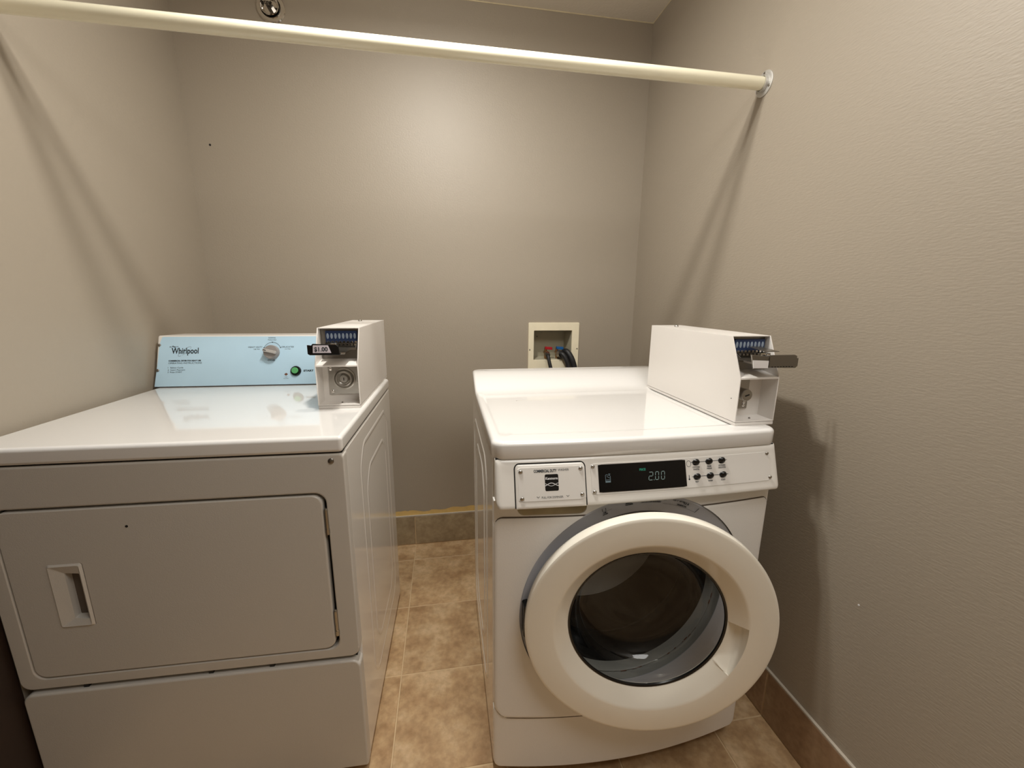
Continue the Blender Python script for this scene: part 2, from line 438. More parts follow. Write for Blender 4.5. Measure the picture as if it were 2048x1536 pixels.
# ragged strip of bare wall that the paint never reached
def strip():
    b = MB(); n = 160; top = []; xx = XL
    for i in range(n+1):
        xx = XL + (XR-XL)*i/n
        h = 0.026 + 0.004*math.sin(xx*23) + 0.003*math.sin(xx*61+1) + random.uniform(-0.0012, 0.0012)
        if 0.60 < xx < 0.72: h -= 0.006
        top.append((xx, HB + h))
    pts = top[::-1] + [(XL, HB), (XR, HB)]
    v = []; f = []
    for (x_, z_) in top: v += [(x_, -0.0008, HB), (x_, -0.0008, z_)]
    for i in range(n): f.append((2*i, 2*i+2, 2*i+3, 2*i+1))
    return b.add(v, f)
strip().build('bare_strip', 'rawstrip', wb, smooth=False, label='ragged yellowish unpainted strip')

# ---------------------------------------------------------------- ceiling fixture (just outside the frame)
fx = empty('ceiling_light', (0.80, -0.924, H), label='round flush ceiling lamp with two bare bulbs over the machines', cat='lamp')
MB().lathe([(0.00001, 0), (0.15, 0), (0.155, -0.006), (0.148, -0.014), (0.0001, -0.016)], axis='z', n=40).build('pan', 'plastic', fx)
for s in (-1, 1):
    MB().cyl(0.018, -0.016, -0.044, (0, s*0.0615, 0), 'z', 20).build('socket', 'plastic', fx)

# ---------------------------------------------------------------- closet rod
RY, RZ, RR = -0.7231, 1.831, 0.0168
rod = empty('hanging_rod', ((XL+XR)/2, RY, RZ), label='long cream painted clothes rod spanning the alcove above both machines', cat='rod')
hl = (XR-XL)/2
MB().cyl(RR, -hl+0.006, hl-0.006, (0, 0, 0), 'x', 40).build('pole', 'rod', rod)
for s in (1, -1):
    f = MB(); xw = s*hl
    f.lathe([(0.0001, xw), (0.0325, xw), (0.0325, xw-s*0.0025), (0.0300, xw-s*0.0035), (0.0215, xw-s*0.0035), (0.0205, xw-s*0.012), (0.0185, xw-s*0.012), (0.0185, xw-s*0.003), (0.0001, xw-s*0.003)], (0, 0, 0), 'x', 36)
    fl = f.build('flange', 'zinc', rod, label='round metal wall flange')
    for dy, dz in ((0, 0.026), (-0.0225, -0.013), (0.0225, -0.013)):
        b = MB(); b.lathe([(0.0042, 0), (0.0036, -s*0.0014), (0.0001, -s*0.002)], (0, 0, 0), 'x', 12)
        o = b.build('screw', 'steel', fl); o.location = (xw-s*0.0032, dy, dz)

# ---------------------------------------------------------------- sidewall sprinkler
sp = empty('sprinkler_head', (0.203, 0, 2.281), label='chrome fire sprinkler head in a round escutcheon high on the back wall', cat='sprinkler')
MB().lathe([(0.050, 0), (0.051, -0.003), (0.048, -0.007), (0.040, -0.0085), (0.036, -0.0085), (0.034, -0.004), (0.028, 0.002), (0.0001, 0.003)], n=48).build('escutcheon', 'chrome', sp)
MB().lathe([(0.030, -0.002), (0.0335, -0.020), (0.0315, -0.023), (0.029, -0.020), (0.024, -0.004), (0.0001, -0.003)], n=48).build('cup', 'chrome', sp)
b = MB(); b.cyl(0.0125, -0.003, -0.020, n=6); b.cyl(0.009, -0.020, -0.028, n=20, r2=0.007); b.build('body', 'steel_dk', sp)
b = MB()
for s in (-1, 1): b.tube([(s*0.0085, -0.022, 0), (s*0.0125, -0.032, 0), (s*0.011, -0.044, 0), (0, -0.052, 0)], 0.0022, 8)
b.cyl(0.0028, -0.026, -0.050, n=10); b.build('frame_arms', 'chrome', sp)
b = MB(); b.prism(rrect(-0.013, 0.013, -0.008, 0.016, 0.004), 'y', -0.0525, -0.054); b.prism([(-0.011, 0.014), (0.011, 0.014), (0.011, 0.016), (-0.011, 0.016)], 'y', -0.053, -0.030)
b.build('deflector', 'chrome', sp)

# ---------------------------------------------------------------- washing machine outlet box in the wall
ob = empty('outlet_box', (1.33, 0, HZ0), label='cream recessed plastic water outlet box in the back wall behind the washer', cat='outlet box')
ox, oz = 1.33, HZ0
o_ = rrect(1.2055-ox, 1.4560-ox, 0.8800-oz, 1.1135-oz, 0.004); i_ = rrect(1.2322-ox, 1.4205-ox, 0.9350-oz, 1.0760-oz, 0.003)
frame_plate(o_, i_, -0.006, 0.004).build('frame', 'cream', ob, bevel=0.0012)
b = MB()
ix0, ix1, iz0, iz1 = 1.2322-ox, 1.4205-ox, 0.935-oz, 1.076-oz
bx0, bx1, bz0, bz1 = ix0+0.004, ix1-0.012, iz0+0.004, iz1-0.010; D_ = 0.088
b.add([(ix0, 0.003, iz0), (ix1, 0.003, iz0), (ix1, 0.003, iz1), (ix0, 0.003, iz1), (bx0, D_, bz0), (bx1, D_, bz0), (bx1, D_, bz1), (bx0, D_, bz1)],
      [(0, 1, 5, 4), (1, 2, 6, 5), (2, 3, 7, 6), (3, 0, 4, 7), (4, 5, 6, 7)])
b.build('back_shell', 'creamin', ob, smooth=False)
screws(ob, [(1.2125-ox, -0.006, 0.985-oz), (1.4480-ox, -0.006, 0.988-oz), (1.268-ox, D_-0.001, 1.040-oz)], r=0.0032, m='steel_dk')
for xv, mm, nm in ((1.300, 'red', 'red lever handle'), (1.357, 'bluev', 'blue lever handle')):
    vb = MB(); vx = xv-ox
    vb.cyl(0.0085, 0.006, 0.045, (vx, 0, 0.966-oz), 'y', 18); vb.cyl(0.007, 0.937-oz, 0.990-oz, (vx, 0.030, 0), 'z', 16)
    vb.cyl(0.0115, -0.002, 0.010, (vx, 0, 0.966-oz), 'y', 8)
    v = vb.build('valve', 'brass', ob)
    h = MB(); h.prism(rrect(vx-0.006, vx+0.030, -0.008, 0.008, 0.004), 'z', 0.983-oz, 0.996-oz)
    h.v = [(p[0], p[1]+0.020, p[2]-0.10*(p[0]-vx)) for p in h.v]
    h.build('valve_handle', mm, v, bevel=0.0015, label=nm)

def spline(pts, n=10):
    P = [Vector(p) for p in pts]; out = []
    for i in range(len(P)-1):
        p0, p1, p2, p3 = P[max(i-1, 0)], P[i], P[i+1], P[min(i+2, len(P)-1)]
        for k in range(n):
            t = k/n
            out.append(0.5*((2*p1) + (p2-p0)*t + (2*p0-5*p1+4*p2-p3)*t*t + (3*p1-p0-3*p2+p3)*t**3))
    out.append(P[-1]); return out
def hose(name, pts, r, label):
    t = empty(name, pts[0], label=label, cat='hose')
    o = Vector(pts[0]); path = [p-o for p in spline(pts)]
    MB().tube(path, r, 14).build('hose_tube', 'hose', t)
    d = (path[2]-path[0]).normalized()
    c = MB(); c.tube([path[0]+d*-0.004, path[0]+d*0.012], r*1.55, 8)
    c.build('coupling', 'steel', t)
    return t
hose('water_hose', [(1.300, -0.006, 0.962), (1.299, -0.028, 0.954), (1.303, -0.040, 0.925), (1.312, -0.052, 0.880), (1.325, -0.085, 0.78), (1.34, -0.18, 0.62), (1.36, -0.30, 0.52), (1.37, -0.43, 0.50)],
     0.0085, 'thin black water hose hanging from the red valve behind the washer')
hose('water_hose', [(1.358, -0.006, 0.964), (1.372, -0.024, 0.962), (1.388, -0.034, 0.935), (1.400, -0.042, 0.890), (1.410, -0.080, 0.78), (1.42, -0.20, 0.60), (1.43, -0.31, 0.50), (1.44, -0.43, 0.47)],
     0.0115, 'black water hose curving down from the blue valve behind the washer')
hose('drain_hose', [(1.386, 0.050, 0.945), (1.390, 0.010, 0.972), (1.402, -0.014, 0.968), (1.418, -0.030, 0.935), (1.432, -0.038, 0.885), (1.455, -0.08, 0.76), (1.49, -0.20, 0.55), (1.50, -0.32, 0.42), (1.49, -0.43, 0.38)],
     0.0145, 'thicker black drain hose rightmost in the wall outlet box')

# ================================================================ DRYER
DX, DY, DYAW, DW, DH, DD = 0.5853, -1.0119, R(-1.4157), 0.7222, 0.9305, 0.6469
dr = empty('dryer', (DX, DY, 0), DYAW, 'white coin laundry dryer with a pale blue rear console, left of the two machines', 'dryer')
# local: x from -DW (left) to 0 (right), y from 0 (front) to DD, z up
LT = 0.037
cab = MB(); cab.box(-DW+0.001, -0.001, 0.026, DD, 0.02, DH-LT-0.001)
cab.build('cabinet', 'enamel', dr, bevel=0.006, segs=3)
MB().box(-DW, 0.0, -0.003, DD+0.001, DH-LT, DH).build('lid', 'enamel_lid', dr, bevel=0.009, segs=4)
MB().box(-DW+0.004, -0.004, 0.006, DD-0.01, DH-LT-0.003, DH-LT+0.002).build('lid_gap', 'dark', dr, smooth=False)
# front panel with door opening
DX0, DX1, DZ0, DZ1 = -0.690, -0.0455, 0.3885, 0.7985
KZ = 0.362
o_ = rrect(-DW, 0.0, KZ, DH-LT-0.003, 0.010, rs=(0.02, 0.02, 0.008, 0.008)); i_ = rrect(DX0, DX1, DZ0, DZ1, 0.026)
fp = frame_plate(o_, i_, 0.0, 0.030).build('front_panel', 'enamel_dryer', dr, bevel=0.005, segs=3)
MB().box(DX0-0.006, DX1+0.006, 0.022, 0.030, DZ0-0.006, DZ1+0.006).build('door_recess', 'dark', dr, smooth=False)
screws(dr, [(-0.0265, 0.0, 0.8745)], r=0.0065, m='steel_dk')
# kick panel
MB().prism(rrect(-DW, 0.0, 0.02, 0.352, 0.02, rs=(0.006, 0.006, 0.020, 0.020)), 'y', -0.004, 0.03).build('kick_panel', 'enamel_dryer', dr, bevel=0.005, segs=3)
MB().box(-DW+0.010, -0.010, 0.014, 0.03, 0.345, 0.372).build('panel_gap', 'dark', dr, smooth=False)
for cx in (-0.60, -0.34, -0.205): MB().box(cx-0.005, cx+0.005, 0.004, 0.015, 0.3525, 0.3600).build('clip', 'black', dr, smooth=False)
feet = []
for fx_, fy_ in ((-0.67, 0.06), (-0.05, 0.06), (-0.67, 0.58), (-0.05, 0.58)):
    MB().cyl(0.022, 0.0, 0.022, (fx_, fy_, 0), 'z', 20).build('foot', 'black', dr)
# door
door_pts = rrect(DX0+0.004, DX1-0.0075, DZ0+0.004, DZ1-0.005, 0.022)
HX0_, HX1_, HZ0_, HZ1_ = -0.6130, -0.5470, 0.5165, 0.6705     # handle pocket
q_in = rrect(HX0_+0.002, HX1_-0.002, HZ0_+0.002, HZ1_-0.002, 0.004)
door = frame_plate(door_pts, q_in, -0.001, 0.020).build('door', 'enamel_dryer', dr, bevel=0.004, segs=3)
hf = MB()   # handle surround: raised lip, sloping scoop on the left, deep slot on the right
def scoop():
    b = MB()
    sx0, sx1, sz0, sz1 = -0.5870, -0.5555, 0.5345, 0.6460
    o2 = rrect(HX0_, HX1_, HZ0_, HZ1_, 0.005); m2 = rrect(HX0_+0.004, HX1_-0.004, HZ0_+0.004, HZ1_-0.004, 0.004); s2 = rrect(sx0, sx1, sz0, sz1, 0.002)
    n = len(o2)
    v = [(x, -0.0008, z) for x, z in o2] + [(x, -0.0042, z) for x, z in m2] + [(x, 0.0035 if x < -0.575 else -0.001, z) for x, z in s2] + [(x, 0.0185, z) for x, z in s2]
    f = []
    for r_ in range(3):
        for i in range(n):
            j = (i+1) % n; f.append((r_*n+i, r_*n+j, (r_+1)*n+j, (r_+1)*n+i))
    return b.add(v, f)
hd_ = scoop().build('door_handle', 'enamel_dryer', door, angle=20)
MB().box(-0.590, -0.552, 0.0186, 0.021, 0.530, 0.650).build('handle_back', 'seam', door, smooth=False)  # slot floor darker than the door, the slot's shade put into its colour
# hinges
for hz0, hz1 in ((0.6975, 0.7590), (0.4270, 0.4945)):
    h = MB(); hx = DX1-0.0015
    h.cyl(0.0040, hz0, hz1, (hx, 0.000, 0), 'z', 14); h.cyl(0.0048, hz0+0.002, hz0+0.014, (hx, 0.0, 0), 'z', 14)
    h.lathe([(0.0042, hz1), (0.003, hz1+0.003), (0.0001, hz1+0.004)], (hx, 0, 0), 'z', 14)
    h.box(hx, hx+0.004, 0.001, 0.016, hz0, hz1)
    h.build('hinge', 'steel', dr)
MB().cyl(0.0028, -0.0018, 0.0, (-0.4475, 0, 0.749), 'y', 10).build('door_chip', 'dark', door, label='small dark paint chip')
# embossed ridges on the right side
def ridge_loop(pts, w, h, closed=True):
    """raised rounded ridge on plane x = 0 following (y, z) points"""
    path = [(-0.001, y, z) for y, z in pts]
    return path
def emboss(parent, x, loops, sgn, m, w=0.0085, hgt=0.0013):
    b = MB()
    for pts in loops:
        n = len(pts); prof = [(-w, 0), (-w*0.6, hgt*0.75), (0, hgt), (w*0.6, hgt*0.75), (w, 0)]
        rings = []
        for i in range(n):
            p0, p1 = Vector(pts[(i-1) % n]), Vector(pts[(i+1) % n]); t = (p1-p0).normalized(); nn = Vector((-t.y, t.x))
            rings.append([(x + sgn*h, pts[i][0]+nn.x*d, pts[i][1]+nn.y*d) for d, h in prof])
        k = len(b.v); vs = [v for r_ in rings for v in r_]; fs = []
        for i in range(n):
            j = (i+1) % n
            for q in range(4): fs.append((i*5+q, i*5+q+1, j*5+q+1, j*5+q))
        b.add(vs, fs)
    return b.build('side_emboss', m, parent, angle=80)
def cham_loop(y0, y1, z0, z1, c, rad=0.02, sub=5):
    """chamfered loop in the (y, z) plane, densified"""
    raw = [(y0, z0+c), (y0+c*0.9, z0), (y1-c*0.9, z0), (y1, z0+c), (y1, z1-c), (y1-c*0.9, z1), (y0+c*0.9, z1), (y0, z1-c)]
    out = []
    n = len(raw)
    for i in range(n):
        a, p, b = Vector(raw[i-1]), Vector(raw[i]), Vector(raw[(i+1) % n])
        d1 = min(rad, (p-a).length*0.4); d2 = min(rad, (b-p).length*0.4)
        s_ = p + (a-p).normalized()*d1; e_ = p + (b-p).normalized()*d2
        for k in range(sub+1):
            t = k/sub; out.append(tuple(s_*(1-t)**2 + p*2*t*(1-t) + e_*t*t))
    return out
emboss(dr, -0.0012, [cham_loop(0.150, 0.560, 0.12, 0.842, 0.05), cham_loop(0.207, 0.505, 0.19, 0.757, 0.05)], 1, 'enamel')
emboss(dr, -DW+0.0012, [cham_loop(0.150, 0.560, 0.12, 0.842, 0.05)], -1, 'enamel')

# console: wedge profile with a tapered left end
CY0, CY1 = 0.5610, 0.6165; CZ1 = 1.0955
def cslope(z): return CY0 + (z-DH)*(CY1-CY0)/(CZ1-DH)
cx0, cx1 = -0.7275, -0.123
b = MB()
sec = []
for xx, top_back in ((cx0, 0.0), (cx0+0.060, 1.0), (cx1, 1.0)):
    zt = CZ1
    yb = CY1 + 0.006 + 0.030*top_back
    sec.append([(xx, CY0, DH+0.0005), (xx, CY1-0.002, zt-0.004), (xx, CY1+0.002, zt), (xx, yb, zt+0.004*top_back), (xx, DD-0.001, DH+0.10), (xx, DD-0.001, DH+0.0005)])
v = [p for s_ in sec for p in s_]; f = [(0, 1, 2, 3, 4, 5), tuple(range(17, 11, -1))]
for i in range(2):
    for k in range(6): f.append((i*6+k, i*6+(k+1) % 6, (i+1)*6+(k+1) % 6, (i+1)*6+k))
b.add(v, f)
con = b.build('console', 'enamel', dr, bevel=0.0025)
ca = math.atan2(CY1-CY0, CZ1-DH)
def CF(x, z, off=0.0):      # point on the console face, off = height above the face
    return (x, cslope(z) - off*math.cos(ca), z + off*math.sin(ca))
pts = [(-0.7285, DH+0.003), (cx1-0.001, DH+0.003), (cx1-0.001, 1.0915), (-0.7120, 1.0915), (-0.7150, 1.0885), (-0.7180, 1.0800), (-0.7215, 1.0650), (-0.7225, 1.045), (-0.7235, 1.010), (-0.7270, 0.960)]
b = MB(); n = len(pts)
b.add([CF(x, z, 0.0015) for x, z in pts] + [CF(x, z, -0.001) for x, z in pts], [tuple(range(n)), tuple(range(2*n-1, n-1, -1))] + [(i, (i+1) % n, n+(i+1) % n, n+i) for i in range(n)])
film = b.build('console_panel', 'blue', dr, smooth=False, label='pale blue control face')
MB().box(cx0+0.002, cx1, CY0-0.001, CY0+0.004, DH-0.0005, DH+0.0022).build('console_seam', 'dark', dr, smooth=False)
for q in ((-0.7215, 1.0650), (-0.7220, 0.9847)):
    p = CF(*q, off=0.0012); screws(dr, [p], rot=(-ca, 0, 0), r=0.0048, m='steel_dk')
F = lambda x, z: CF(x, z, 0.0019)
p = Print(F)
p.text(-0.6840, 1.0375, 'Whirlpool', 0.0262, bold=0.0006, width=0.082)
p.text(-0.6915, 1.0125, 'COMMERCIAL DRYER FOR HEAVY USE', 0.0058, bold=0.0003, width=0.098)
p.text(-0.6915, 1.0045, 'OPERATING INSTRUCTIONS', 0.0072, width=0.101)
for k, t in enumerate(('1  Select Cycle', '2  Insert Payment', '3  Press START')):
    p.text(-0.6920, 0.9905-0.0072*k, t, 0.0064, width=(0.046, 0.052, 0.043)[k])
p.text(-0.3734, 1.0845, 'NORMAL', 0.0058, ax='CENTER'); p.text(-0.3734, 1.0785, 'Medium Heat', 0.0050, ax='CENTER')
p.text(-0.4035, 1.0540, 'HEAVY DUTY', 0.0066, ax='RIGHT', width=0.045); p.text(-0.4215, 1.0480, 'High Heat', 0.0048, ax='CENTER')
p.text(-0.3420, 1.0540, 'DELICATES', 0.0066, width=0.039); p.text(-0.3225, 1.0480, 'Low Heat', 0.0048, ax='CENTER')
p.text(-0.3740, 1.0105, 'CYCLES', 0.0068, bold=0.0002, ax='CENTER')
p.text(-0.2700, 0.9740, 'START', 0.0080, bold=0.0004, width=0.033)
p.text(-0.3255, 0.9560, 'PUSH', 0.0036, ax='CENTER'); p.text(-0.3255, 0.9510, 'TO START', 0.0036, ax='CENTER')
arc = [(-0.3722+0.0300*math.cos(a), 1.0383+0.0335*math.sin(a)) for a in [R(28+124*k/24) for k in range(25)]]
p.line(arc, 0.0011)
for a in (28, 90, 152): p.disc(-0.3722+0.0300*math.cos(R(a)), 1.0383+0.0335*math.sin(R(a)), 0.0017, 10)
p.done('lettering', 'ink', film)
p = Print(lambda x, z: CF(x, z, 0.0017))      # swoosh ring behind the name, small script above
ring = []
for k in range(41):
    a = 2*PI*k/40; ex, ez = 0.0235*math.cos(a), 0.0062*math.sin(a); t = R(38)
    ring.append((-0.6445+ex*math.cos(t)-ez*math.sin(t), 1.0440+ex*math.sin(t)+ez*math.cos(t)))
p.line(ring[0:26], 0.0010); p.line(ring[26:41], 0.0006)
p.done('logo_ring', 'inkgrey', film)
p = Print(F)
for k, (xx, zz) in enumerate(((-0.6885, 1.0590), (-0.6820, 1.0605), (-0.6790, 1.0600), (-0.6760, 1.0585), (-0.6730, 1.0585), (-0.6660, 1.0600))): p.disc(xx, zz, 0.0017-0.0002*(k % 3), 8)
p.line([(-0.686, 1.0575), (-0.680, 1.0625), (-0.674, 1.058), (-0.668, 1.0605)], 0.0009)
p.done('logo_script', 'ink', film)
# dial knob
dial = MB(); dial.lathe([(0.0245, 0), (0.0245, -0.004), (0.0228, -0.014), (0.0215, -0.016), (0.0001, -0.0165)], n=48)
dk = dial.build('dial_knob', 'knob', dr, label='grey cycle dial'); dk.location = CF(-0.3722, 1.0383, 0.0015); dk.rotation_euler = (-ca, 0, 0)
g = MB(); g.prism(rrect(-0.0215, 0.0215, -0.0052, 0.0052, 0.004), 'y', -0.0165, -0.0255)
gr = g.build('dial_grip', 'knobridge', dk, bevel=0.0018); gr.rotation_euler = (0, R(14), 0)
g = MB(); g.box(-0.0195, -0.010, -0.0262, -0.0250, -0.0012, 0.0012); gi = g.build('dial_mark', 'ink', dk, smooth=False); gi.rotation_euler = (0, R(14), 0)
# start button
bz = MB(); bz.lathe([(0.0172, 0), (0.0172, -0.003), (0.0150, -0.0062), (0.0118, -0.0066), (0.0115, -0.003), (0.0001, -0.003)], n=40)
bb = bz.build('start_button', 'black', dr, label='green push button in a black bezel'); bb.location = CF(-0.2943, 0.9762, 0.0015); bb.rotation_euler = (-ca, 0, 0)
bz = MB(); bz.lathe([(0.0108, -0.003), (0.0106, -0.0088), (0.0092, -0.0100), (0.0001, -0.0104)], (-0.0012, 0, 0.001), n=32); bz.build('button_cap', 'green', bb)
MB().prism([(-0.0058, 0), (0, -0.0048), (0.0058, 0), (0, 0.0048)], 'y', -0.001, 0).build('indicator', 'grime', dr, smooth=False, label='small dark red diamond indicator')
bpy.data.objects['indicator'].location = CF(-0.3255, 0.9660, 0.0015); bpy.data.objects['indicator'].rotation_euler = (-ca, 0, 0)

# ================================================================ coin boxes
def coin_box(loc, rz, label, variant):
    """origin: front left bottom corner of the housing; x right, y back, z up"""
    t = empty('coin_box', loc, rz, label, 'coin box', 'coin boxes bolted on the machine tops')
    w, L, hk, ht, to, th = 0.108, 0.438, 0.118, 0.2145, 0.044, 0.0028
    w = 0.110 if variant == 'dryer' else 0.106
    b0 = 0.0085
    prof = [(0, b0), (0, hk), (to, ht), (L, ht), (L, b0)]
    MB().prism([(0, 0), (0, b0-0.0010), (L, b0-0.0010), (L, 0)], 'x', 0.0006, w-0.0006).build('base_plate', 'boxpaint', t, bevel=0.0008)
    h = MB()
    # outer shell open to the front
    n = len(prof)
    def ring(x0, x1, ins, yo=0):
        return None
    for a, c in ((0, th), (w-th, w)): h.prism(prof, 'x', a, c)                 # side walls
    h.prism([(to, ht), (to+0.0012, ht-th), (L, ht-th), (L, ht)], 'x', 0.0001, w-0.0001)       # top
    h.prism([(0, b0), (0, b0+th), (L, b0+th), (L, b0)], 'x', 0.0001, w-0.0001)                # bottom
    h.prism([(L-th, b0), (L-th, ht), (L, ht), (L, b0)], 'x', 0.0001, w-0.0001)                # back
    hs = h.build('housing', 'boxpaint', t, bevel=0.0009)
    s_ = MB(); s_.prism([(-0.001, hk-0.0035), (0.0, hk+0.0012), (0.072, hk+0.012), (0.072, hk+0.009)], 'x', th, w-th); s_.build('shelf', 'boxpaint', t, bevel=0.0006)
    # screws on top
    o, = screws(t, [(w*0.40, L*0.82, ht)], rot=(R(-90), 0, 0), r=0.0062, m='steel')
    o.scale = (1, 1.9, 1)
    # upper chamber: mounting plate and coin slots
    UP = MB(); UP.box(th, w-th, 0.060, 0.066, hk+0.010, ht-th); UP.build('mounting_plate', 'steel_dk', t, smooth=False)
    cxm = w*0.54
    sb = MB(); sb.box(cxm-0.0415, cxm+0.0415, 0.052, 0.060, 0.174, 0.2055); slot = sb.build('slot_block', 'slotblue' , t, bevel=0.001, label='dark blue coin slot face')
    for k in range(8):
        xk = cxm-0.0355+k*0.0101
        e = MB(); e.lathe([(0.0001, -0.0008), (0.0028, -0.0006), (0.0034, 0.0)], n=14)
        e.v = [(p[0], p[1], p[2]*2.3) for p in e.v]
        q = e.build('coin_slot', 'slotgrey', slot); q.location = (xk, 0.052, 0.1915)
    comb = MB()
    for row, (zz, yy) in enumerate(((0.1755, 0.0475), (0.1685, 0.040))):
        for k in range(8):
            xk = cxm-0.033+k*0.0101; comb.box(xk-0.0030, xk+0.0030, yy, yy+0.010, zz-0.0026, zz+0.0026)
    comb.build('comb', 'chrome', t, bevel=0.0005)
    fr = MB(); fr.prism([(0.052, 0.176), (0.0255, 0.1630), (0.0255, 0.158), (0.058, 0.158), (0.058, 0.176)], 'x', cxm-0.043, cxm-0.0405)
    fr.prism([(0.052, 0.176), (0.0255, 0.1630), (0.0255, 0.158), (0.058, 0.158), (0.058, 0.176)], 'x', cxm+0.0405, cxm+0.043)
    fr.box(cxm-0.0405, cxm+0.0405, 0.030, 0.058, 0.156, 0.1615)
    fr.build('slot_frame', 'steel', t)
    # slide and handle
    sl = MB(); sl.box(cxm-0.030, cxm+0.026, -0.024 if variant == 'dryer' else -0.015, 0.058, 0.1515, 0.1560)
    slide = sl.build('coin_slide', 'chrome', t, bevel=0.0006)
    if variant == 'dryer':
        x0, x1, yf = -0.004, 0.0745, -0.030
        hb = MB(); hb.prism([(x0, 0.153), (x0+0.005, 0.150), (x1, 0.150), (x1-0.003, 0.1725), (x1-0.008, 0.177), (x1-0.020, 0.1765), (x0+0.013, 0.1790), (x0+0.010, 0.1745), (x0, 0.1760)], 'y', yf, yf+0.006)
        hb.build('slide_handle', 'black', slide, bevel=0.001)
        lp = MB(); lp.prism([(x0+0.0135, 0.1560), (x0+0.0150, 0.1755), (x0+0.0510, 0.1752), (x0+0.0575, 0.1560)], 'y', yf-0.0016, yf+0.001)
        lb = lp.build('price_label', 'paper', slide, smooth=False)
        Print(lambda x, z: (x, yf-0.0019, z)).text(x0+0.0172, 0.1602, '$1.00', 0.0155, bold=0.0004, width=0.033).done('price', 'ink', slide)
        # bright cutter tabs
        MB().box(x0+0.056, x0+0.070, yf+0.001, yf+0.016, 0.176, 0.180).build('latch_tab', 'chrome', slide, bevel=0.001)
    else:
        yf = -0.018
        hb = MB(); hb.prism([(0.0005, 0.1825), (0.010, 0.149), (0.047, 0.149), (0.050, 0.176), (0.047, 0.1780)], 'y', yf, yf+0.005)
        hb.prism([(0.047, 0.152), (0.118, 0.1500), (0.1235, 0.1545), (0.1235, 0.1735), (0.1195, 0.1735), (0.1185, 0.1790), (0.112, 0.1815), (0.047, 0.1815)], 'y', yf-0.002, yf+0.001)
        hb.v = [(a_+0.007, b_, c_-0.006) for a_, b_, c_ in hb.v]
        hb.build('slide_handle', 'steel_dk', slide, bevel=0.0008)
        lp = MB(); lp.prism([(0.0085, 0.1515), (0.0045, 0.1700), (0.0455, 0.1680), (0.0455, 0.1505)], 'y', yf-0.0014, yf+0.001)
        lp.v = [(a_+0.007, b_, c_-0.006) for a_, b_, c_ in lp.v]
        lp.build('price_label', 'paperw', slide, smooth=False)
        d = MB()
        for k in range(8): d.box(0.054+k*0.0075, 0.058+k*0.0075, yf-0.0026, yf-0.0018, 0.1527, 0.1545)
        d.v = [(a_+0.007, b_, c_-0.006) for a_, b_, c_ in d.v]
        d.build('perforation', 'dark', slide, smooth=False)
        tb = MB(); tb.tube([(0.036, yf+0.008, 0.175), (0.044, yf+0.004, 0.178), (0.052, yf+0.007, 0.1755), (0.058, yf+0.003, 0.1775)], 0.0024, 8); tb.build('latch_tab', 'chrome', slide)
        MB().prism([(-0.016, 0.1822), (0.045, 0.1870), (0.045, 0.1882), (-0.016, 0.1835)], 'x', 0.046, 0.080).build('chute_cover', 'steel_dk', slide, bevel=0.0004)
    # lower chamber: steel lock plate with a round lock
    py = 0.046
    MB().box(th, w-th, py+0.004, py+0.008, b0+th, hk+0.004).build('inner_panel', 'boxpaint', t, smooth=False)
    px0, px1 = (0.019, w-th-0.001) if variant == 'dryer' else (th, w*0.62)
    pl = MB(); pl.prism(rrect(px0, px1, 0.0295, 0.110, 0.002), 'y', py, py+0.003)
    lp_ = pl.build('lock_plate', 'steel', t, bevel=0.0006)
    if variant == 'dryer':
        lx, lz = 0.0605, 0.0735
        k = MB(); k.lathe([(0.0305, 0.0), (0.0300, -0.003), (0.0265, -0.0040), (0.0240, -0.0015), (0.0215, -0.0080), (0.0180, -0.0100), (0.0140, -0.0050), (0.0115, -0.0035), (0.0100, -0.007), (0.0001, -0.007)], n=44)
        lk = k.build('lock', 'steel', lp_)
        lk.location = (lx, py, lz)
        kh = MB(); kh.prism(rrect(-0.0011, 0.0011, -0.0045, 0.0045, 0.001, 3), 'y', -0.0075, -0.0065); kh.build('keyhole', 'dark', lk, smooth=False)
        screws(lp_, [(px0+0.008, py, 0.0380), (px0+0.006, py, 0.1015), (px1-0.004, py, 0.1025), (px1-0.003, py, 0.0385)], r=0.0055, m='chrome')
    else:
        lx, lz = 0.038, 0.0715
        k = MB(); k.cyl(0.0145, 0.0, -0.028, n=36); k.lathe([(0.0145, -0.028), (0.0135, -0.030), (0.0001, -0.030)], n=36)
        lk = k.build('lock', 'steel', lp_); lk.location = (lx, py, lz)
        kh = MB(); kh.prism(rrect(-0.0060, 0.0060, -0.0016, 0.0016, 0.001, 3), 'y', -0.0306, -0.0290)
        ko = kh.build('keyhole', 'dark', lk, smooth=False); ko.rotation_euler = (0, R(-18), 0)
        screws(lp_, [(px1-0.010, py, 0.046), (px1-0.011, py, 0.0385)], r=0.0042, m='chrome')
        MB().cyl(0.0015, -0.0006, 0.0, (0, 0, 0), 'x', 8).build('rivet', 'steel_dk', hs).location = (0.0, 0.022, 0.064)
    screws(t, [(w*0.52, 0.020, b0+th)], rot=(R(-90), 0, 0), r=0.0024, m='steel_dk')
    return t
def dloc(x, y, z):
    c, s = math.cos(DYAW), math.sin(DYAW); return (DX + x*c - y*s, DY + x*s + y*c, z)
coin_box(dloc(-0.1195, 0.2335, DH), DYAW, 'white metal coin box with a $1.00 slide standing on the dryer top', 'dryer')

